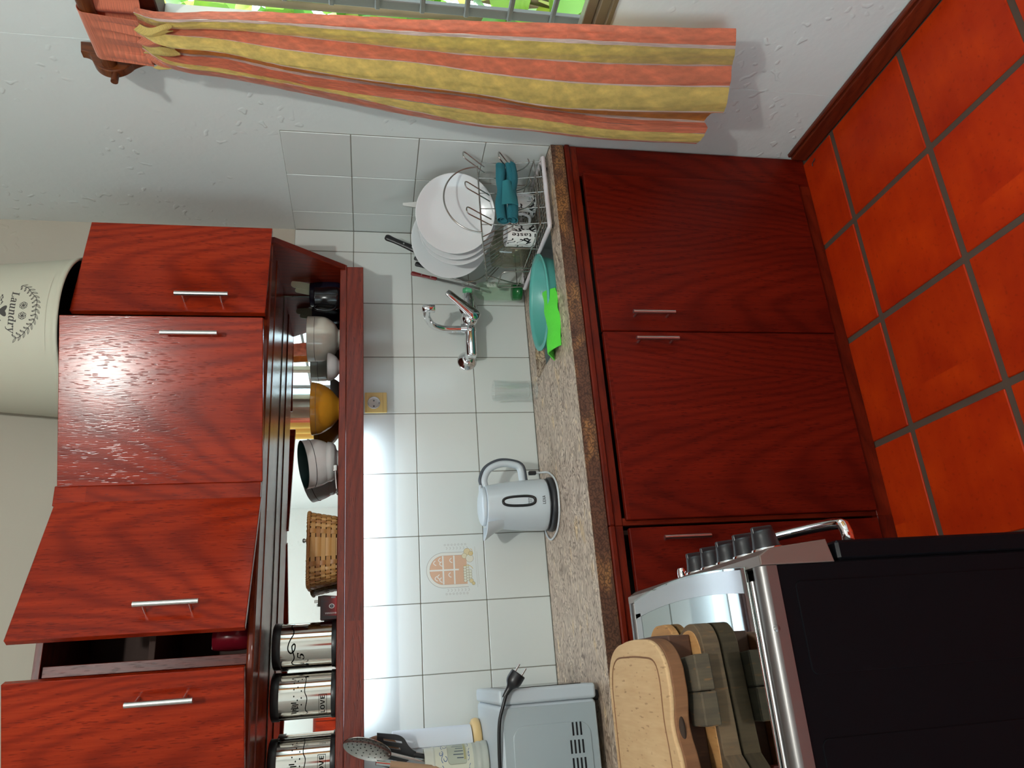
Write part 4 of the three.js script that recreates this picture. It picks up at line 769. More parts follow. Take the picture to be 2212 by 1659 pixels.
{ // wicker basket with strips woven as geometry
  const b = thing('wicker_basket', 'oblong basket woven from brown strips on the shelf', 'basket', [-1.13, SY, 0.092]);
  const cane = [[0.40, 0.19, 0.055], [0.46, 0.24, 0.075], [0.34, 0.15, 0.045], [0.5, 0.28, 0.1]].map((c) => M.plain(...c, 0.45));
  const HX = 0.089, HZ = 0.062, H = 0.08, per = (t, y, lift) => {       // superellipse, widening upwards
    const a = t * Math.PI * 2, s = 1 + 0.16 * (y / H), cx = Math.cos(a), sz = Math.sin(a);
    return V((HX * s + lift) * Math.sign(cx) * Math.pow(Math.abs(cx), 0.45), y, (HZ * s + lift) * Math.sign(sz) * Math.pow(Math.abs(sz), 0.45));
  };
  const NV = 36;
  part(b, 'lining', gridSurface((u, v) => per(u, 0.003 + v * (H - 0.006), -0.0035), 80, 4), M.plain(0.09, 0.04, 0.014, 0.8, { side: THREE.DoubleSide }));
  part(b, 'bottom', gridSurface((u, v) => { const p = per(u, 0.002, -0.004); return V(p.x * v, 0.002, p.z * v); }, 60, 2, 0.001), cane[2]);
  for (let i = 0; i < NV; i++) part(b, 'stake', gridSurface((u, v) => { const k = Math.sin(v * Math.PI * 5 + i * Math.PI); return per((i + (u - 0.5) * 0.62) / NV, 0.002 + v * (H - 0.006), 0.0006 + 0.0016 * k); }, 2, 20, 0.001), cane[i % 4]);
  for (let r = 0; r < 5; r++) part(b, 'weaver', gridSurface((u, v) => { const k = -Math.sin(((r + 0.5) / 5) * Math.PI * 5 + u * NV * Math.PI) ; return per(u, 0.004 + (r + v * 0.8 + 0.1) * (H - 0.01) / 5, 0.0005 + 0.0016 * k); }, 352, 2, 0.001), cane[(r * 3 + 1) % 4]);
  const rim = Array.from({ length: 60 }, (_, i) => per(i / 60, H, 0.001));
  part(b, 'rim', tube(rim, 0.0045, 200, 8, true), cane[2]);
  part(b, 'rim_binding', tube(Array.from({ length: 240 }, (_, i) => { const p = per(i / 240, H, 0.001), a = i * 1.3; const n = V(p.x, 0, p.z).normalize(); return p.add(n.multiplyScalar(0.0048 * Math.cos(a))).add(V(0, 0.0048 * Math.sin(a), 0)); }), 0.0011, 720, 5, true), cane[3]);
  const kp = thing('bundle', 'grey metal odds and ends showing over the rim of the wicker basket', 'utensils', [-1.1, SY + 0.055, 0.095]);
  kp.userData.label = 'grey metal lid lying in the wicker basket, its edge showing over the rim'; kp.userData.category = 'lid'; kp.name = 'jar_lid';
  part(kp, 'disc', lathe([[0, 0.031], [0.04, 0.03], [0.043, 0.026], [0.043, 0.0], [0.041, 0.0], [0.04, 0.026], [0, 0.028]], 40), M.steel);
  part(kp, 'knob', T(lathe([[0, 0], [0.005, 0], [0.004, 0.006], [0.007, 0.01], [0.005, 0.014], [0, 0.015]], 20), 0.0, 0.031, 0), M.steel);
}
{ // little red packet and lighter-like brown box
  const b = thing('small_box', 'small dark red box with a white ring emblem between basket and canisters', 'box', [-1.292, SY, 0.105]);
  const t = canvasTex(512, 320, (c, w, h) => { c.fillStyle = '#2a1014'; c.fillRect(0, 0, w, h); const g = c.createLinearGradient(0, 0, 0, h); g.addColorStop(0, '#2a0f14'); g.addColorStop(0.55, '#6d0e18'); g.addColorStop(1, '#b3111c'); c.fillStyle = g; c.fillRect(70, 0, 442, h); c.fillStyle = '#e7dfdf'; c.beginPath(); c.arc(290, 215, 56, 0, 7); c.fill(); c.fillStyle = '#262a40'; c.beginPath(); c.arc(290, 215, 36, 0, 7); c.fill(); c.strokeStyle = '#e7dfdf'; c.lineWidth = 7; c.beginPath(); c.moveTo(275, 205); c.lineTo(290, 228); c.lineTo(308, 198); c.stroke(); c.save(); c.translate(150, 310); c.rotate(-Math.PI / 2); c.fillStyle = '#e6dada'; c.font = 'bold 52px sans-serif'; c.fillText('BAZZARA', 0, 0, 290); c.restore(); c.fillRect(400, 20, 6, 120); c.fillRect(230, 60, 4, 90); c.fillStyle = '#8b8589'; c.fillRect(470, 200, 36, 90); });
  part(b, 'carton', new RoundedBoxGeometry(0.062, 0.046, 0.04, 2, 0.001).translate(0, 0.023, 0), M.plain(0.10, 0.006, 0.012, 0.3));
  part(b, 'print', gridSurface((u, v) => V(lerp(-0.03, 0.03, u), lerp(0.001, 0.045, v), 0.0205), 2, 2), new THREE.MeshPhysicalMaterial({ map: t, roughness: 0.3 }), 'printed front with ring emblem and letters');
  const l = thing('bottle_opener', 'small brown tapered wooden opener standing behind the red box', 'opener', [-1.268, SY, 0.06]);
  const s = poly([[-0.012, 0], [0.012, 0], [0.016, 0.04], [0.014, 0.056], [-0.014, 0.056], [-0.016, 0.04]]); part(l, 'grip', extrude(s, 0.012, 0.002, 2), M.plain(0.11, 0.075, 0.05, 0.4)); part(l, 'blade', T(box(-0.004, 0.004, 0.055, 0.066, 0.004, 0.008, 0.001), 0, 0, 0), M.steel);
}
{ // canisters
  const ink = (kind) => canvasTex(1024, 512, (c, w, h) => {
    c.fillStyle = '#d9d6d2'; c.fillRect(0, 0, w, h); c.strokeStyle = '#101010'; c.fillStyle = '#101010'; c.lineCap = 'round';
    const cx = 512;
    if (kind === 0) { c.lineWidth = 11; c.beginPath(); c.moveTo(cx + 190, 130); c.bezierCurveTo(cx + 150, 60, cx + 120, 170, cx + 60, 120); c.bezierCurveTo(cx + 10, 80, cx - 40, 60, cx - 60, 110); c.bezierCurveTo(cx - 50, 170, cx + 40, 160, cx - 10, 120); c.bezierCurveTo(cx - 60, 120, cx - 90, 170, cx - 130, 120); c.bezierCurveTo(cx - 170, 100, cx - 180, 200, cx - 165, 280); c.stroke(); c.font = 'italic bold 96px serif'; c.fillText('5', cx - 120, 240); c.lineWidth = 5; c.beginPath(); c.arc(cx - 170, 265, 16, 0, 7); c.fill(); }
    else { c.lineWidth = 8; for (let k = 0; k < 7; k++) { c.beginPath(); c.moveTo(cx - 130 + k * 14, 130 + k % 3 * 6); c.lineTo(cx - 125 + k * 13, 175 + k % 2 * 20); c.stroke(); } c.beginPath(); c.moveTo(cx + 150, 250); c.bezierCurveTo(cx + 120, 290, cx + 40, 230, cx, 270); c.bezierCurveTo(cx - 40, 300, cx - 90, 240, cx - 120, 275); c.stroke(); c.beginPath(); c.moveTo(cx + 170, 190); c.bezierCurveTo(cx + 200, 220, cx + 180, 250, cx + 165, 200); c.stroke(); for (let k = 0; k < 12; k++) { c.beginPath(); c.arc(cx - 90 + (k * 61) % 230, 150 + (k * 37) % 110, 6, 0, 7); c.fill(); } c.lineWidth = 4; c.strokeRect(cx - 150, 395, 150, 74); c.font = 'bold 60px sans-serif'; c.fillText('LOVE', cx - 145, 452, 140); }
  });
  const can = (x, z, rot, kind, label) => {
    const o = thing('canister', label, 'canister', [x, SY, z], 'shiny storage canisters on the shelf'); o.rotation.y = rot + Math.PI;
    const R = 0.0585;
    part(o, 'body', lathe([[R, 0.013], [R, 0.147]], 72), new THREE.MeshStandardMaterial({ map: ink(kind), metalness: 1, roughness: 0.09, color: C(0.95, 0.93, 0.9) }), 'polished metal side with black script');
    part(o, 'foot', lathe([[0, 0], [R + 0.001, 0], [R + 0.002, 0.002], [R + 0.002, 0.013], [R - 0.002, 0.0145], [0, 0.0145]], 64), M.black);
    part(o, 'lid', lathe([[0, 0.168], [R - 0.004, 0.168], [R + 0.002, 0.165], [R + 0.002, 0.146], [R - 0.003, 0.1455], [0, 0.1455]], 64), M.black);
  };
  can(-1.385, 0.1, 0.0, 0, 'polished metal canister with a black lid and flowing script, next to the red box');
  can(-1.512, 0.1, 0.0, 1, 'polished metal canister with a black lid, the middle one of three');
  can(-1.672, 0.105, 0.3, 1, 'polished metal canister with a black lid, beside the skimmer at the picture edge');
}
// ---------------------------------------------------------------- microwave and what stands on it
{
  const m = thing('microwave', 'grey-white microwave oven on the worktop, its vented side towards the room', 'microwave', [-1.75, TOPY, 0.255]);
  const gm = M.plain(0.33, 0.38, 0.4, 0.35), gl = M.plain(0.46, 0.51, 0.55, 0.35);
  const L = (g) => T(g, 1.75, -TOPY, -0.255);
  part(m, 'casing', metricUV(L(T(new RoundedBoxGeometry(0.415, 0.236, 0.388, 4, 0.012), -1.7725, 0.982, 0.256))), gl);
  part(m, 'side_panel', L(T(extrude(roundRect(-1.975, 0.868, -1.572, 1.092, 0.006), 0.004, 0.001, 1), 0, 0, 0.4485)), gm);
  part(m, 'side_panel', L(T(extrude(roundRect(-1.95, 0.885, -1.612, 1.072, 0.03), 0.004, 0.0018, 2), 0, 0, 0.4508)), gm, 'raised field of the side panel');
  part(m, 'door', L(T(new RoundedBoxGeometry(0.034, 0.238, 0.394, 4, 0.008), -1.548, 0.982, 0.256)), gl);
  part(m, 'door_window', L(box(-1.531, -1.5295, 0.89, 1.07, 0.13, 0.42, 0.0005)), M.blackGloss);
  for (let k = 0; k < 4; k++) for (let r = 0; r < 4; r++) { if (k === 0 && r === 0) continue; const x = -1.628 - 0.038 * k, y = 0.938 - r * 0.0095 - 0.002 * k; part(m, 'vent_slot', L(box(x - 0.0145, x + 0.0145, y - 0.0022, y + 0.0022, 0.4543, 0.4556, 0.0005)), M.black); }
  for (const [x, z] of [[-1.56, 0.1], [-1.56, 0.41], [-1.94, 0.1], [-1.94, 0.41]]) part(m, 'foot', L(T(cyl(0.012, 0.014, 0.0165, 16), x, TOPY + 0.0083, z)), M.black);
  const c = part(m, 'power_cord', L(tube([[-1.99, 1.104, 0.36], [-1.86, 1.1035, 0.40], [-1.75, 1.104, 0.43], [-1.66, 1.106, 0.452], [-1.60, 1.103, 0.462], [-1.562, 1.092, 0.468], [-1.535, 1.082, 0.468]], 0.0042, 90, 10)), M.black);
  const pq = new THREE.Quaternion().setFromUnitVectors(V(0, 1, 0), V(0.80, -0.6, 0.1).normalize());
  const body = lathe(smoothProfile([[0.0045, -0.03], [0.006, -0.02], [0.0085, -0.004], [0.016, 0.006], [0.0185, 0.014], [0.0185, 0.032]], 30).concat([[0.017, 0.034], [0, 0.034]]), 32).applyQuaternion(pq);
  const pg = part(c, 'plug', L(T(body, -1.524, 1.0725, 0.468)), M.black);
  const pins = [-0.0095, 0.0095].map((x) => T(cyl(0.0024, 0.0022, 0.019, 12), x, 0.043, 0).applyQuaternion(pq)); part(c, 'pins', pins.map((g) => L(T(g, -1.524, 1.0725, 0.468))), M.chrome);
}
{
  const t = thing('kitchen_roll', 'white kitchen paper roll on a pale wooden stand on top of the microwave', 'paper roll', [-1.675, 1.1005, 0.085]);
  part(t, 'stand', lathe([[0, 0], [0.066, 0], [0.07, 0.004], [0.071, 0.012], [0.068, 0.02], [0.06, 0.0235], [0, 0.0235]], 48), M.plain(0.62, 0.42, 0.18, 0.45), 'pale wooden foot');
  part(t, 'roll', lathe([[0.02, 0.0245], [0.0545, 0.0245], [0.0555, 0.027], [0.0555, 0.235], [0.0545, 0.237], [0.02, 0.237], [0.02, 0.0245]], 56), M.plain(0.62, 0.65, 0.7, 0.95));
  part(t, 'loose_sheet', gridSurface((u, v) => { const a = 0.15 + u * 1.2; const r = 0.0562 + 0.004 * u * u; return V(r * Math.cos(a), 0.026 + v * 0.209, r * Math.sin(a)); }, 16, 4, 0.0006), M.plain(0.62, 0.65, 0.7, 0.95));
  part(t, 'post', T(cyl(0.008, 0.008, 0.29, 16), 0, 0.165, 0), M.plain(0.62, 0.42, 0.18, 0.45));
}
{
  const s = thing('stein', 'grey stoneware stein with blue ornament that holds cooking utensils', 'jar', [-1.707, 1.1005, 0.205]); s.rotation.y = -0.55;
  const tx = canvasTex(1024, 512, (c, w, h) => {
    c.fillStyle = '#c3c2b0'; c.fillRect(0, 0, w, h); c.strokeStyle = '#4a5f86'; c.lineWidth = 7;
    for (let k = 0; k < 8; k++) { const x = k * 128; c.beginPath(); c.moveTo(x + 10, 90); c.bezierCurveTo(x + 50, 40, x + 80, 130, x + 118, 80); c.stroke(); c.beginPath(); c.arc(x + 40, 120, 20, 0, 5); c.stroke(); c.beginPath(); c.arc(x + 88, 70, 16, 1, 6); c.stroke(); c.beginPath(); c.moveTo(x + 12, 390); c.bezierCurveTo(x + 40, 470, x + 90, 360, x + 116, 440); c.stroke(); c.beginPath(); c.arc(x + 64, 410, 18, 2, 7.4); c.stroke(); }
    for (let k = 0; k < 2; k++) { const x = 120 + k * 512; c.fillStyle = '#a3a797'; c.strokeStyle = '#8b8c7c'; c.lineWidth = 6; c.beginPath(); c.roundRect(x, 150, 330, 220, 40); c.fill(); c.stroke(); c.strokeStyle = '#3f4a58'; c.lineWidth = 8; for (let j = 0; j < 9; j++) { c.beginPath(); c.moveTo(x + 45 + j * 30, 320); c.lineTo(x + 48 + j * 30, 250 - (j * 37) % 50); c.stroke(); } c.fillStyle = '#9a9468'; c.fillRect(x + 30, 325, 270, 26); }
  });
  part(s, 'body', lathe([[0.0, 0.0], [0.053, 0.0], [0.054, 0.004], [0.054, 0.012], [0.0515, 0.015], [0.053, 0.019], [0.053, 0.026], [0.050, 0.029], [0.051, 0.033], [0.0505, 0.04]], 56), M.plain(0.40, 0.41, 0.36, 0.4));
  part(s, 'decorated_side', lathe([[0.0505, 0.04], [0.050, 0.06], [0.049, 0.10], [0.048, 0.136]], 56), new THREE.MeshPhysicalMaterial({ map: tx, roughness: 0.35 }), 'side with blue scrolls');
  part(s, 'lip', lathe([[0.048, 0.136], [0.0495, 0.139], [0.0495, 0.142], [0.0475, 0.145], [0.048, 0.160], [0.046, 0.162], [0.043, 0.160], [0.043, 0.03], [0, 0.028]], 56), M.plain(0.52, 0.52, 0.45, 0.35));
  part(s, 'handle', tube([[-0.047, 0.135, 0], [-0.085, 0.13, 0], [-0.095, 0.08, 0], [-0.08, 0.04, 0], [-0.048, 0.035, 0]], 0.008, 40, 12), M.plain(0.42, 0.43, 0.38, 0.4));
  const place = (o, a, b, roll = 0) => { const d = V(...b).sub(V(...a)).normalize(); o.position.set(...a); o.quaternion.setFromUnitVectors(V(0, 1, 0), d); o.rotateY(roll); };
  // slotted black spatula
  const sp = thing('slotted_spatula', 'black slotted plastic spatula standing in the stein', 'spatula');
  const sh = new THREE.Shape(); sh.moveTo(-0.008, 0); sh.lineTo(0.008, 0); sh.quadraticCurveTo(0.012, 0.018, 0.03, 0.032); sh.quadraticCurveTo(0.041, 0.042, 0.041, 0.062); sh.lineTo(0.038, 0.108); sh.lineTo(-0.036, 0.092); sh.lineTo(-0.040, 0.052); sh.quadraticCurveTo(-0.038, 0.034, -0.026, 0.026); sh.quadraticCurveTo(-0.012, 0.016, -0.008, 0);
  for (let k = 0; k < 4; k++) { const x = -0.024 + k * 0.0155, y0 = 0.042 - 0.001 * k, y1 = 0.080 + 0.003 * k, q = new THREE.Path(); q.moveTo(x, y0); q.lineTo(x + 0.0045, y0 + 0.003); q.lineTo(x + 0.0045, y1); q.lineTo(x, y1 - 0.002); q.closePath(); sh.holes.push(q); }
  part(sp, 'blade', T(extrude(sh, 0.004, 0.001, 2), 0, 0.14, -0.002), M.black); part(sp, 'shaft', rod(V(0, 0, 0), V(0, 0.145, 0), 0.006, 14), M.black);
  place(sp, [-1.705, 1.145, 0.19], [-1.66, 1.345, 0.185], -0.15);
  // perforated skimmer
  const sk = thing('skimmer', 'large perforated metal skimmer standing in the stein', 'skimmer');
  const steelDark = new THREE.MeshStandardMaterial({ color: C(0.5, 0.5, 0.48), metalness: 1, roughness: 0.22 });
  part(sk, 'bowl', gridSurface((u, v) => { const a = u * Math.PI * 2, r = v; return V(0.036 * r * Math.cos(a), 0.245 + 0.062 * r * Math.sin(a), -0.016 * (1 - r * r)); }, 48, 12, 0.0015), steelDark);
  const holes = []; for (let k = 0; k < 5; k++) for (let i = 0; i < 3 + k * 4; i++) { const r = 0.13 + k * 0.175, a = i / (3 + k * 4) * 6.283 + k; const h = cyl(0.0022, 0.0022, 0.0035, 8); h.rotateX(Math.PI / 2); holes.push(T(h, 0.036 * r * Math.cos(a), 0.245 + 0.062 * r * Math.sin(a), -0.016 * (1 - r * r))); }
  const hp = part(sk, 'perforation', holes, M.black); hp.userData.kind = 'stuff';
  part(sk, 'shaft', rod(V(0, 0, -0.004), V(0, 0.19, -0.004), 0.004, 12), M.steel);
  place(sk, [-1.722, 1.17, 0.218], [-1.632, 1.45, 0.232], -0.75);
  // wooden spoon
  const ws = thing('wooden_spoon', 'dark wooden spoon standing in the stein behind the black spatula', 'spoon');
  part(ws, 'bowl', T(new THREE.SphereGeometry(1, 28, 18).scale(0.029, 0.045, 0.009), 0, 0.235, 0), M.plain(0.2, 0.085, 0.03, 0.5)); part(ws, 'handle', rod(V(0, 0, 0), V(0, 0.2, 0), 0.0055, 12), M.plain(0.3, 0.16, 0.08, 0.55));
  place(ws, [-1.712, 1.14, 0.175], [-1.648, 1.38, 0.15], 0.3);
  const ws2 = thing('wooden_spoon', 'pale wooden spoon handle with a metal ferrule leaning low in the stein', 'spoon');
  part(ws2, 'handle', rod(V(0, 0, 0), V(0, 0.215, 0), 0.0085, 14), M.plain(0.36, 0.22, 0.13, 0.5)); part(ws2, 'ferrule', rod(V(0, 0.212, 0), V(0, 0.25, 0), 0.0062, 14), M.chrome);
  place(ws2, [-1.724, 1.14, 0.232], [-1.678, 1.37, 0.268]);
}
// ---------------------------------------------------------------- cooker with boards on its lid
const ST = { x0: -1.955, x1: -1.374, z0: 0.737, z1: 1.329 };
{
  const s = thing('cooker', 'freestanding black cooker with a closed glass lid and chrome-ringed knobs', 'cooker', [-1.66, 0, 1.033]);
  const L = (g) => T(g, 1.66, 0, -1.033);
  const blk = new THREE.MeshPhysicalMaterial({ color: C(0.004, 0.004, 0.005), roughness: 0.25, specularIntensity: 0.1 });
  const brown = new THREE.MeshStandardMaterial({ color: C(0.2, 0.16, 0.14), metalness: 0.6, roughness: 0.36 });
  part(s, 'body', L(box(ST.x0, ST.x1, 0.06, 0.83, ST.z0, ST.z1 - 0.002, 0.003)), blk);
  for (const x of [ST.x0 + 0.04, ST.x1 - 0.04]) for (const z of [ST.z0 + 0.04, ST.z1 - 0.04]) part(s, 'foot', L(T(cyl(0.018, 0.018, 0.062, 16), x, 0.031, z)), M.black);
  part(s, 'side_field', L(T(extrude(roundRect(-1.526, 0.10, -1.40, 0.805, 0.01), 0.004, 0.0018, 2), 0, 0, ST.z1 - 0.0045)), blk);
  part(s, 'side_field', L(T(extrude(roundRect(-1.93, 0.10, -1.604, 0.812, 0.012), 0.004, 0.0018, 2), 0, 0, ST.z1 - 0.0045)), blk);
  // top frame of rounded steel, glass lid with a silver printed border
  const fr = new THREE.MeshStandardMaterial({ color: C(0.2, 0.19, 0.185), metalness: 0.85, roughness: 0.4 });
  const prof = new THREE.Shape(); prof.moveTo(0, 0); prof.lineTo(0.036, 0); prof.lineTo(0.036, 0.016); prof.quadraticCurveTo(0.034, 0.026, 0.022, 0.027); prof.quadraticCurveTo(0.01, 0.027, 0.006, 0.018); prof.lineTo(0, 0.014); prof.closePath();
  const rail = (z, flip) => { let g = extrude(prof, ST.x1 - ST.x0 - 0.004, 0.001, 1); g.rotateY(-Math.PI / 2); if (flip) g.rotateY(Math.PI); return L(T(g, flip ? ST.x0 + 0.002 : ST.x1 - 0.002, 0.828, z)); };
  part(s, 'frame_rail', rail(ST.z1 - 0.036, false), fr); part(s, 'frame_rail', rail(ST.z0 + 0.036, true), fr);
  part(s, 'hob_plate', L(box(ST.x0 + 0.01, ST.x1 - 0.006, 0.828, 0.836, ST.z0 + 0.03, ST.z1 - 0.03, 0.001)), fr);
  for (const [x, z] of [[-1.53, 1.17], [-1.53, 0.9], [-1.79, 1.17], [-1.79, 0.9]]) part(s, 'burner', L(T(lathe([[0, 0.011], [0.03, 0.011], [0.034, 0.007], [0.034, 0], [0, 0]], 32), x, 0.836, z)), M.black);
  part(s, 'chrome_strip', L(rod(V(ST.x0 + 0.02, 0.848, ST.z1 - 0.040), V(ST.x1 - 0.02, 0.848, ST.z1 - 0.040), 0.004, 10)), M.chrome);
  part(s, 'screw', L(T(lathe([[0, 0.003], [0.004, 0.002], [0.0052, 0]], 18).rotateX(Math.PI / 2), -1.462, 0.845, ST.z1 - 0.001)), fr);
  const zc = (ST.z0 + ST.z1) / 2, hz = (ST.z1 - ST.z0) / 2 - 0.045, front = (z) => -1.372 + 0.014 * (1 - Math.pow((z - zc) / hz, 2));
  const lidShape = (inX, inZ) => { const sh = new THREE.Shape(); sh.moveTo(ST.x0 + 0.02, -(zc - hz + inZ)); const n = 20; for (let i = 0; i <= n; i++) { const z = lerp(zc - hz + inZ, zc + hz - inZ, i / n); sh.lineTo(front(z) - inX, -z); } sh.lineTo(ST.x0 + 0.02, -(zc + hz - inZ)); sh.closePath(); return sh; };
  const flat = (sh, d, y) => { let g = extrude(sh, d, Math.min(0.0012, d * 0.3), 2); g.rotateX(-Math.PI / 2); return L(T(g, 0, y, 0)); };
  const lid = part(s, 'lid', flat(lidShape(0, 0), 0.005, 0.8505), new THREE.MeshPhysicalMaterial({ color: C(0.40, 0.435, 0.43), metalness: 1, roughness: 0.02 }), 'dark glossy glass lid');
  const band = new THREE.Shape(); { const n = 20, a = zc - hz + 0.004, b = zc + hz - 0.012; for (let i = 0; i <= n; i++) { const z = lerp(a, b, i / n), x = front(z) - 0.004; i ? band.lineTo(x, -z) : band.moveTo(x, -z); } for (let i = n; i >= 0; i--) { const z = lerp(a, b, i / n); band.lineTo(front(z) - 0.038, -z); } band.closePath(); }
  const sil = new THREE.MeshPhysicalMaterial({ color: C(0.36, 0.37, 0.39), roughness: 0.12, metalness: 0.4 });
  part(lid, 'border', flat(band, 0.0008, 0.8556), sil, 'silver printed border along the front'); 
  part(lid, 'border', flat(poly([[ST.x0 + 0.03, -(zc - hz + 0.004)], [-1.40, -(zc - hz + 0.004)], [-1.40, -(zc - hz + 0.034)], [ST.x0 + 0.03, -(zc - hz + 0.034)]]), 0.0008, 0.8556), sil);
  // control panel, knobs, oven door, handle
  const cp = poly([[-1.376, 0.735], [-1.343, 0.742], [-1.352, 0.835], [-1.362, 0.852], [-1.376, 0.852]]);
  part(s, 'control_panel', L(T(extrude(cp, ST.z1 - ST.z0, 0.002, 2), 0, 0, ST.z0)), brown);
  const out = (g) => { g.rotateZ(-Math.PI / 2 + 0.09); return g; };
  for (let k = 0; k < 5; k++) {
    const z = 0.985 + k * 0.0655, y = 0.792, x = -1.347;
    const kb = part(s, 'knob', L(T(out(mergeGeometries([lathe(smoothProfile([[0, 0.034], [0.012, 0.034], [0.017, 0.031], [0.019, 0.02], [0.0215, 0.004], [0.021, 0]], 20), 32).toNonIndexed(), new RoundedBoxGeometry(0.036, 0.016, 0.008, 2, 0.003).translate(0, 0.032, 0)].map((g) => { const h = g.index ? g.toNonIndexed() : g; return h; }))), x, y, z)), M.black);
    part(kb, 'ring', L(T(out(lathe([[0.0215, 0], [0.0245, 0.0], [0.0245, 0.005], [0.0215, 0.006]], 32)), x, y, z)), M.chrome, 'chrome ring');
    part(s, 'marking', L(T(box(-0.0005, 0.0005, -0.003, 0.003, -0.003, 0.003, 0.0003).rotateZ(0.09), x + 0.0045, y - 0.034, z + 0.012)), k === 4 ? M.plain(0.6, 0.03, 0.02, 0.4) : M.plain(0.5, 0.55, 0.08, 0.4));
  }
  part(s, 'ignition_button', L(T(out(lathe(smoothProfile([[0, 0.02], [0.006, 0.019], [0.009, 0.01], [0.009, 0]], 14), 24)), -1.347, 0.80, 0.925)), M.chrome);
  part(s, 'oven_door', L(box(-1.374, -1.345, 0.16, 0.725, ST.z0 + 0.003, ST.z1 - 0.003, 0.004)), blk);
  part(s, 'oven_glass', L(box(-1.3455, -1.343, 0.22, 0.62, ST.z0 + 0.07, ST.z1 - 0.07, 0.0008)), M.blackGloss);
  part(s, 'drawer_front', L(box(-1.374, -1.347, 0.065, 0.152, ST.z0 + 0.003, ST.z1 - 0.003, 0.004)), blk);
  part(s, 'handle', L(tube([[-1.348, 0.685, ST.z1 - 0.03], [-1.325, 0.688, ST.z1 - 0.028], [-1.314, 0.69, ST.z1 - 0.05], [-1.304, 0.692, zc + 0.1], [-1.302, 0.692, zc], [-1.304, 0.692, zc - 0.1], [-1.314, 0.69, ST.z0 + 0.05], [-1.325, 0.688, ST.z0 + 0.028], [-1.348, 0.685, ST.z0 + 0.03]], 0.009, 100, 14)), M.chrome, 'chrome oven handle');
}
{ // boards
  const boardMap = (a, b, seed2, cut) => { const t = dataTex(512, 256, (x, y) => { const u = x / 512 * 0.5, v = y / 256 * 0.34; const n = N.noise(u * 9, v * 90, seed2) * 0.5 + N.noise(u * 30, v * 300, seed2 + 2) * 0.4; let c = mix3(a, b, clamp(0.5 + 0.5 * n + 0.6 * fbm(u * 7, v * 7, seed2 + 5, 3))); const k = sst(0.42, 0.6, N.noise(u * 40, v * 240, seed2 + 9)) * cut; return mix3(c, [110, 78, 46], k); }); t.repeat.set(1 / 0.5, 1 / 0.34); return t; };
  const wm = (a, b, s, cut, r = 0.7) => new THREE.MeshPhysicalMaterial({ map: boardMap(a, b, s, cut), roughness: r });
  const pale = wm([178, 142, 100], [204, 172, 130], 1, 0.55), honey = wm([158, 108, 60], [192, 146, 92], 4, 0.6), brown = wm([58, 34, 22], [88, 54, 34], 7, 0.3), weath = wm([62, 48, 34], [112, 90, 64], 9, 0.9, 0.85), grimy = wm([52, 44, 34], [88, 76, 58], 15, 0.9, 0.9), edge = wm([92, 56, 32], [136, 94, 58], 12, 0.4);
  const LY = 0.8566;
  const flat = (sh, d, b = 0.003) => { const g = extrude(sh, d, b, 3, 16); g.rotateX(-Math.PI / 2); return g; };
  // bottom plank: honey face, dark weathered edges
  const p = thing('cutting_board', 'thick old wooden board with dark weathered edges, lowest of the stack on the glass lid', 'cutting board', [-1.66, LY, 1.05]);
  const L = (g, o = p) => T(g, -o.position.x, -o.position.y, -o.position.z);
  const ps = new THREE.Shape(); ps.moveTo(-1.90, -1.208); ps.lineTo(-1.652, -1.206); ps.lineTo(-1.63, -1.18); ps.lineTo(-1.62, -1.178); ps.lineTo(-1.475, -1.164); ps.quadraticCurveTo(-1.450, -1.158, -1.442, -1.138); ps.quadraticCurveTo(-1.436, -1.11, -1.45, -1.085); ps.lineTo(-1.474, -1.032); ps.lineTo(-1.90, -1.03); ps.closePath();
  part(p, 'core', L(T(metricUV(flat(ps, 0.029, 0.002), 'x'), 0, LY, 0)), weath);
  const pt = new THREE.Shape(); pt.moveTo(-1.895, -1.176); pt.lineTo(-1.62, -1.168); pt.lineTo(-1.478, -1.153); pt.quadraticCurveTo(-1.457, -1.145, -1.452, -1.13); pt.quadraticCurveTo(-1.446, -1.11, -1.457, -1.085); pt.lineTo(-1.478, -1.037); pt.lineTo(-1.895, -1.036); pt.closePath();
  part(p, 'face', L(T(metricUV(flat(pt, 0.0022, 0.0008), 'x'), 0, LY + 0.028, 0)), honey, 'honey-coloured upper face');
  // pale round-ended board behind
  const q = thing('cutting_board', 'thin pale board with a rounded end, lying behind the weathered board', 'cutting board', [-1.66, LY, 0.9]);
  part(q, 'plank', L(T(metricUV(flat(roundRect(-1.90, -1.02, -1.432, -0.88, 0.055), 0.014, 0.003), 'x'), 0, LY, 0), q), honey);
  // dark brown board on the plank
  const d = thing('cutting_board', 'dark brown wooden board in the middle of the stack, under the grooved one', 'cutting board', [-1.66, LY + 0.0305, 1.03]);
  part(d, 'plank', L(T(metricUV(flat(poly([[-1.90, -1.15], [-1.456, -1.122], [-1.453, -1.05], [-1.455, -0.90], [-1.90, -0.90]]), 0.0375, 0.003), 'x'), 0, LY + 0.0305, 0), d), brown);
  // cracked block
  const bk = thing('wood_block', 'small grey cracked wooden block resting on the weathered board', 'wood block', [-1.54, LY + 0.0305, 1.17]);
  const half = (x0, x1, a) => { const g = metricUV(bevelBox(x1 - x0, 0.026, 0.056, 0.0022), 'x', rr(0, 1), rr(0, 1)); g.rotateX(0.0); g.rotateY(a); return g; };
  part(bk, 'half', T(half(-0.052, 0.0, 0.01), 0.026, 0.0135, -0.006), grimy); part(bk, 'half', T(half(-0.048, 0, -0.025), -0.0247, 0.0131, -0.0045), grimy);
  bk.rotation.y = 0.06;
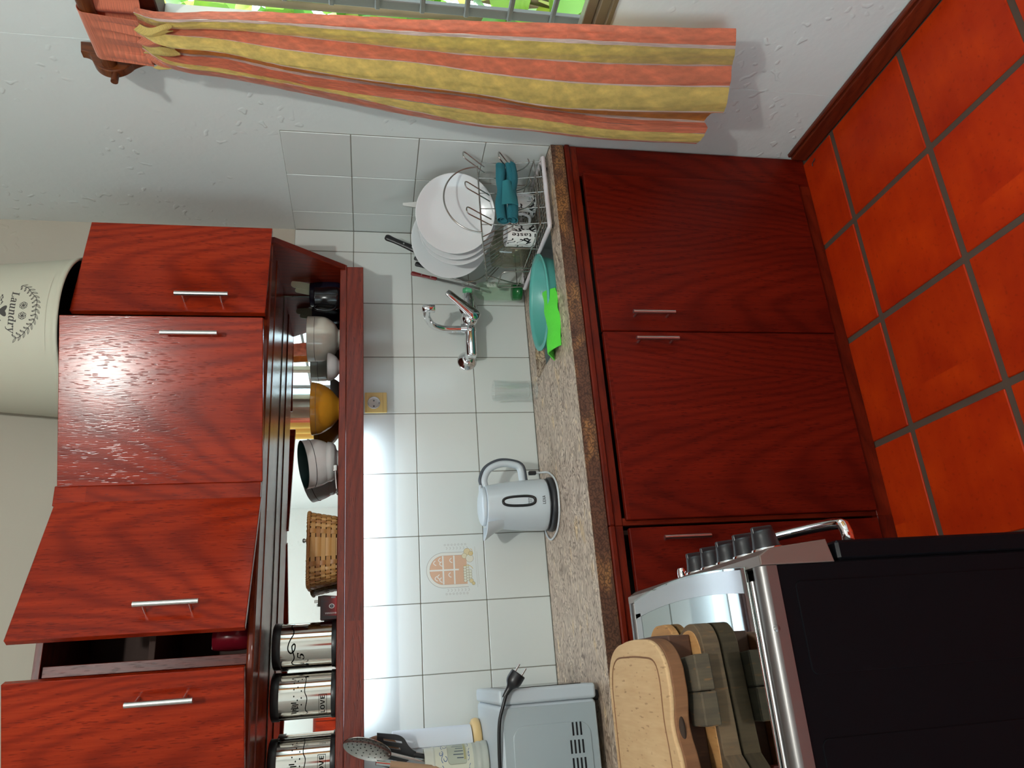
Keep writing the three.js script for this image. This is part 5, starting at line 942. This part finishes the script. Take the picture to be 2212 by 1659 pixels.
  // grooved pale board on top
  const t = thing('cutting_board', 'pale wooden cutting board with a juice groove and a finger hole, topmost of the stack', 'cutting board', [-1.66, LY + 0.0685, 1.03]);
  const BY = LY + 0.0685, o = new THREE.Shape(); const zn = -1.175, zf = -0.872, xe = -1.457;
  o.moveTo(-1.93, zn - 0.012); o.lineTo(-1.66, zn - 0.012); o.quadraticCurveTo(-1.63, zn - 0.010, -1.61, zn + 0.002); o.quadraticCurveTo(-1.585, zn + 0.016, -1.56, zn + 0.004); o.quadraticCurveTo(-1.54, zn - 0.002, -1.53, zn); o.lineTo(-1.505, zn + 0.002); o.quadraticCurveTo(-1.466, zn + 0.016, -1.459, zn + 0.07); o.quadraticCurveTo(-1.453, -1.02, -1.460, zf - 0.10); o.quadraticCurveTo(-1.464, zf - 0.012, -1.53, zf); o.lineTo(-1.93, zf + 0.01); o.closePath();
  part(t, 'core', L(T(metricUV(flat(o, 0.024, 0.003), 'x', 0.1, 0.1), 0, BY, 0), t), edge, 'brown edge wood');
  part(t, 'face', L(T(metricUV(flat(o, 0.0075, 0.003), 'x', 0.1, 0.1), 0, BY + 0.0228, 0), t), pale, 'pale worn upper face');
  const gpts = [[-1.93, 1.148], [-1.66, 1.148], [-1.58, 1.139], [-1.52, 1.142], [-1.492, 1.125], [-1.485, 1.07], [-1.483, 1.0], [-1.487, 0.93], [-1.52, 0.897], [-1.60, 0.890], [-1.93, 0.884]];
  part(t, 'juice_groove', L(tube(gpts.map(([x, z]) => [x, BY + 0.0300, z]), 0.0016, 140, 6), t), edge, 'darker groove along the edge');
  const fin = new THREE.SphereGeometry(1, 24, 16).scale(0.022, 0.0055, 0.008); part(t, 'finger_hole', L(T(fin, -1.592, BY + 0.0135, 1.163), t), M.plain(0.03, 0.015, 0.008, 0.9));
  const bx = thing('wood_strip', 'end of a red-brown wooden strip lying along the boards at the picture edge', 'wood strip', [-1.73, LY + 0.0305, 1.197]);
  part(bx, 'strip', T(box(-0.09, 0.083, 0.0005, 0.075, -0.0075, 0.0075, 0.0015, 'x'), 0, 0, 0), M.frame);
  part(bx, 'side', L(box(-1.80, -1.652, LY + 0.0315, 0.953, 1.152, 1.160, 0.0015, 'x'), bx), M.frame); part(bx, 'side', L(box(-1.660, -1.652, LY + 0.0315, 0.953, 1.160, 1.178, 0.0015, 'y'), bx), M.frame); part(bx, 'side', L(box(-1.80, -1.66, LY + 0.0315, 0.945, 1.170, 1.178, 0.0015, 'x'), bx), M.frame); part(bx, 'bottom', L(box(-1.80, -1.66, LY + 0.031, LY + 0.036, 1.160, 1.170, 0.0008, 'x'), bx), M.frame);
}
{
  const d = thing('scrap', 'tiny dark curled leaf scrap on the floor tile near the skirting', 'debris', [-0.05, 0.0005, 0.57]);
  d.name = 'leaf_scrap'; d.userData.category = 'leaf';
  part(d, 'blade', tube([[-0.008, 0.0016, -0.008], [0, 0.0026, -0.003], [0.002, 0.002, 0.006], [0.008, 0.0016, 0.011]], 0.0016, 20, 6), M.black);
}
// ---------------------------------------------------------------- rear of the room (seen in the mirror) and outside
{
  const c = thing('tall_cupboard', 'tall red-brown wooden cupboard against the opposite wall, seen only in the mirror', 'cupboard', [-1.75, 0, 4.4]);
  part(c, 'carcass', box(-0.35, 0.35, 0.0, 1.82, -0.18, 0.19, 0.003), M.frame);
  for (const s of [-1, 1]) { const dr = part(c, 'door', box(s > 0 ? 0.003 : -0.345, s > 0 ? 0.345 : -0.003, 0.06, 1.80, -0.2, -0.181, 0.002), M.door); part(dr, 'handle', rod(V(s * 0.03, 0.95, -0.222), V(s * 0.03, 1.10, -0.222), 0.006, 12), M.steel); }
  // second curtain on the far side of the window
  const k = thing('curtain', 'second striped curtain on the far side of the window, seen in the mirror', 'curtain', [-0.08, 0.5, 2.0]);
  const cols = [C(0.66, 0.18, 0.10), C(0.70, 0.46, 0.10)].map((q) => new THREE.MeshPhysicalMaterial({ color: q, roughness: 0.9, side: THREE.DoubleSide }));
  for (let i = 0; i < 6; i++) part(k, 'stripe', gridSurface((u, v) => { const z = (i + u) / 6 * 0.30, a = (i + u) * 3.0; return V(0.022 * Math.sin(a), v * 1.46, z - 0.13); }, 10, 20, 0.0012), cols[i % 2]);
}
{
  const leafG = []; for (let k = 0; k < 4; k++) { const l = 0.09 + 0.025 * k, w = 0.042 + 0.008 * k; leafG.push(gridSurface((u, v) => { const e = Math.pow(Math.sin(Math.PI * clamp(v, 0.01, 0.99)), 0.75) * w; return V((u - 0.5) * e * 2, v * l, 0.25 * Math.abs(u - 0.5) * w + 0.03 * v * v); }, 4, 5)); }
  const greens = [[0.12, 0.28, 0.03], [0.24, 0.46, 0.05], [0.36, 0.54, 0.08], [0.6, 0.56, 0.1]].map(([r, g, b]) => new THREE.MeshPhysicalMaterial({ color: C(r, g, b), roughness: 0.6, transmission: 0.45, thickness: 0, side: THREE.DoubleSide }));
  const bark = M.plain(0.16, 0.1, 0.05, 0.9);
  const bush = (name, label, x, z, h, n, rx) => {
    const b = thing(name, label, 'shrub', [x, 0, z], 'shrubs outside the window');
    const st = []; for (let k = 0; k < 5; k++) { const a = k * 1.26; st.push(tube([[0, 0, 0], [0.06 * Math.cos(a), h * 0.35, 0.06 * Math.sin(a)], [0.2 * Math.cos(a), h * 0.7, 0.2 * Math.sin(a)], [rx * Math.cos(a), h, rx * Math.sin(a)]], 0.012, 24, 6)); }
    part(b, 'stems', st, bark);
    for (let i = 0; i < n; i++) { const m = part(b, 'leaf', leafG[i % 4], greens[Math.floor(rnd() * 4)]); const a = rr(0, 6.28), r = rx * Math.sqrt(rnd()); m.position.set(r * Math.cos(a), h * rr(0.3, 1.04), r * Math.sin(a)); m.rotation.set(rr(-1, 1), rr(0, 6.28), rr(-1.8, 1.8)); }
  };
  bush('garden_shrub', 'leafy green shrub outside the window, nearer the curtain', 0.62, 0.42, 2.05, 190, 0.2);
  bush('garden_shrub', 'second green shrub outside the window, further along the grille', 1.15, -0.06, 2.3, 150, 0.28);
  const gnd = new THREE.Group(); gnd.name = 'garden_ground'; gnd.userData = { kind: 'structure', label: 'bare ground outside the window' }; scene.add(gnd);
  part(gnd, 'soil', box(0.21, 9, -0.2, -0.02, -3, 9, 0.001), M.plain(0.3, 0.25, 0.18, 0.95));
  const h = thing('neighbour_house', 'neighbouring white house with a terracotta tiled roof, seen in the mirror', 'house', [4.6, 0, 4.4]);
  part(h, 'wall', box(-1.2, 1.6, -0.02, 1.55, -2.4, 2.4, 0.005), M.plain(0.75, 0.74, 0.7, 0.9));
  part(h, 'roof_deck', T(box(-1.75, 1.75, -0.02, 0.02, -2.7, 2.7, 0.004).rotateZ(0.5), 0, 2.3, 0), M.plain(0.62, 0.6, 0.55, 0.9));
  const tg = new THREE.CylinderGeometry(0.075, 0.085, 3.45, 10, 1, true, 0, Math.PI); tg.rotateX(0); tg.rotateY(-Math.PI / 2 + Math.PI / 2); tg.rotateZ(-Math.PI / 2); 
  const tm = M.plain(0.55, 0.19, 0.07, 0.8, { side: THREE.DoubleSide });
  for (let k = 0; k < 22; k++) { const r = part(h, 'roof_tile_row', tg, tm); r.rotation.set(0, 0, 0.5); r.position.set(0, 2.325, -2.55 + k * 0.243); }
}
renderer.render(scene, camera);
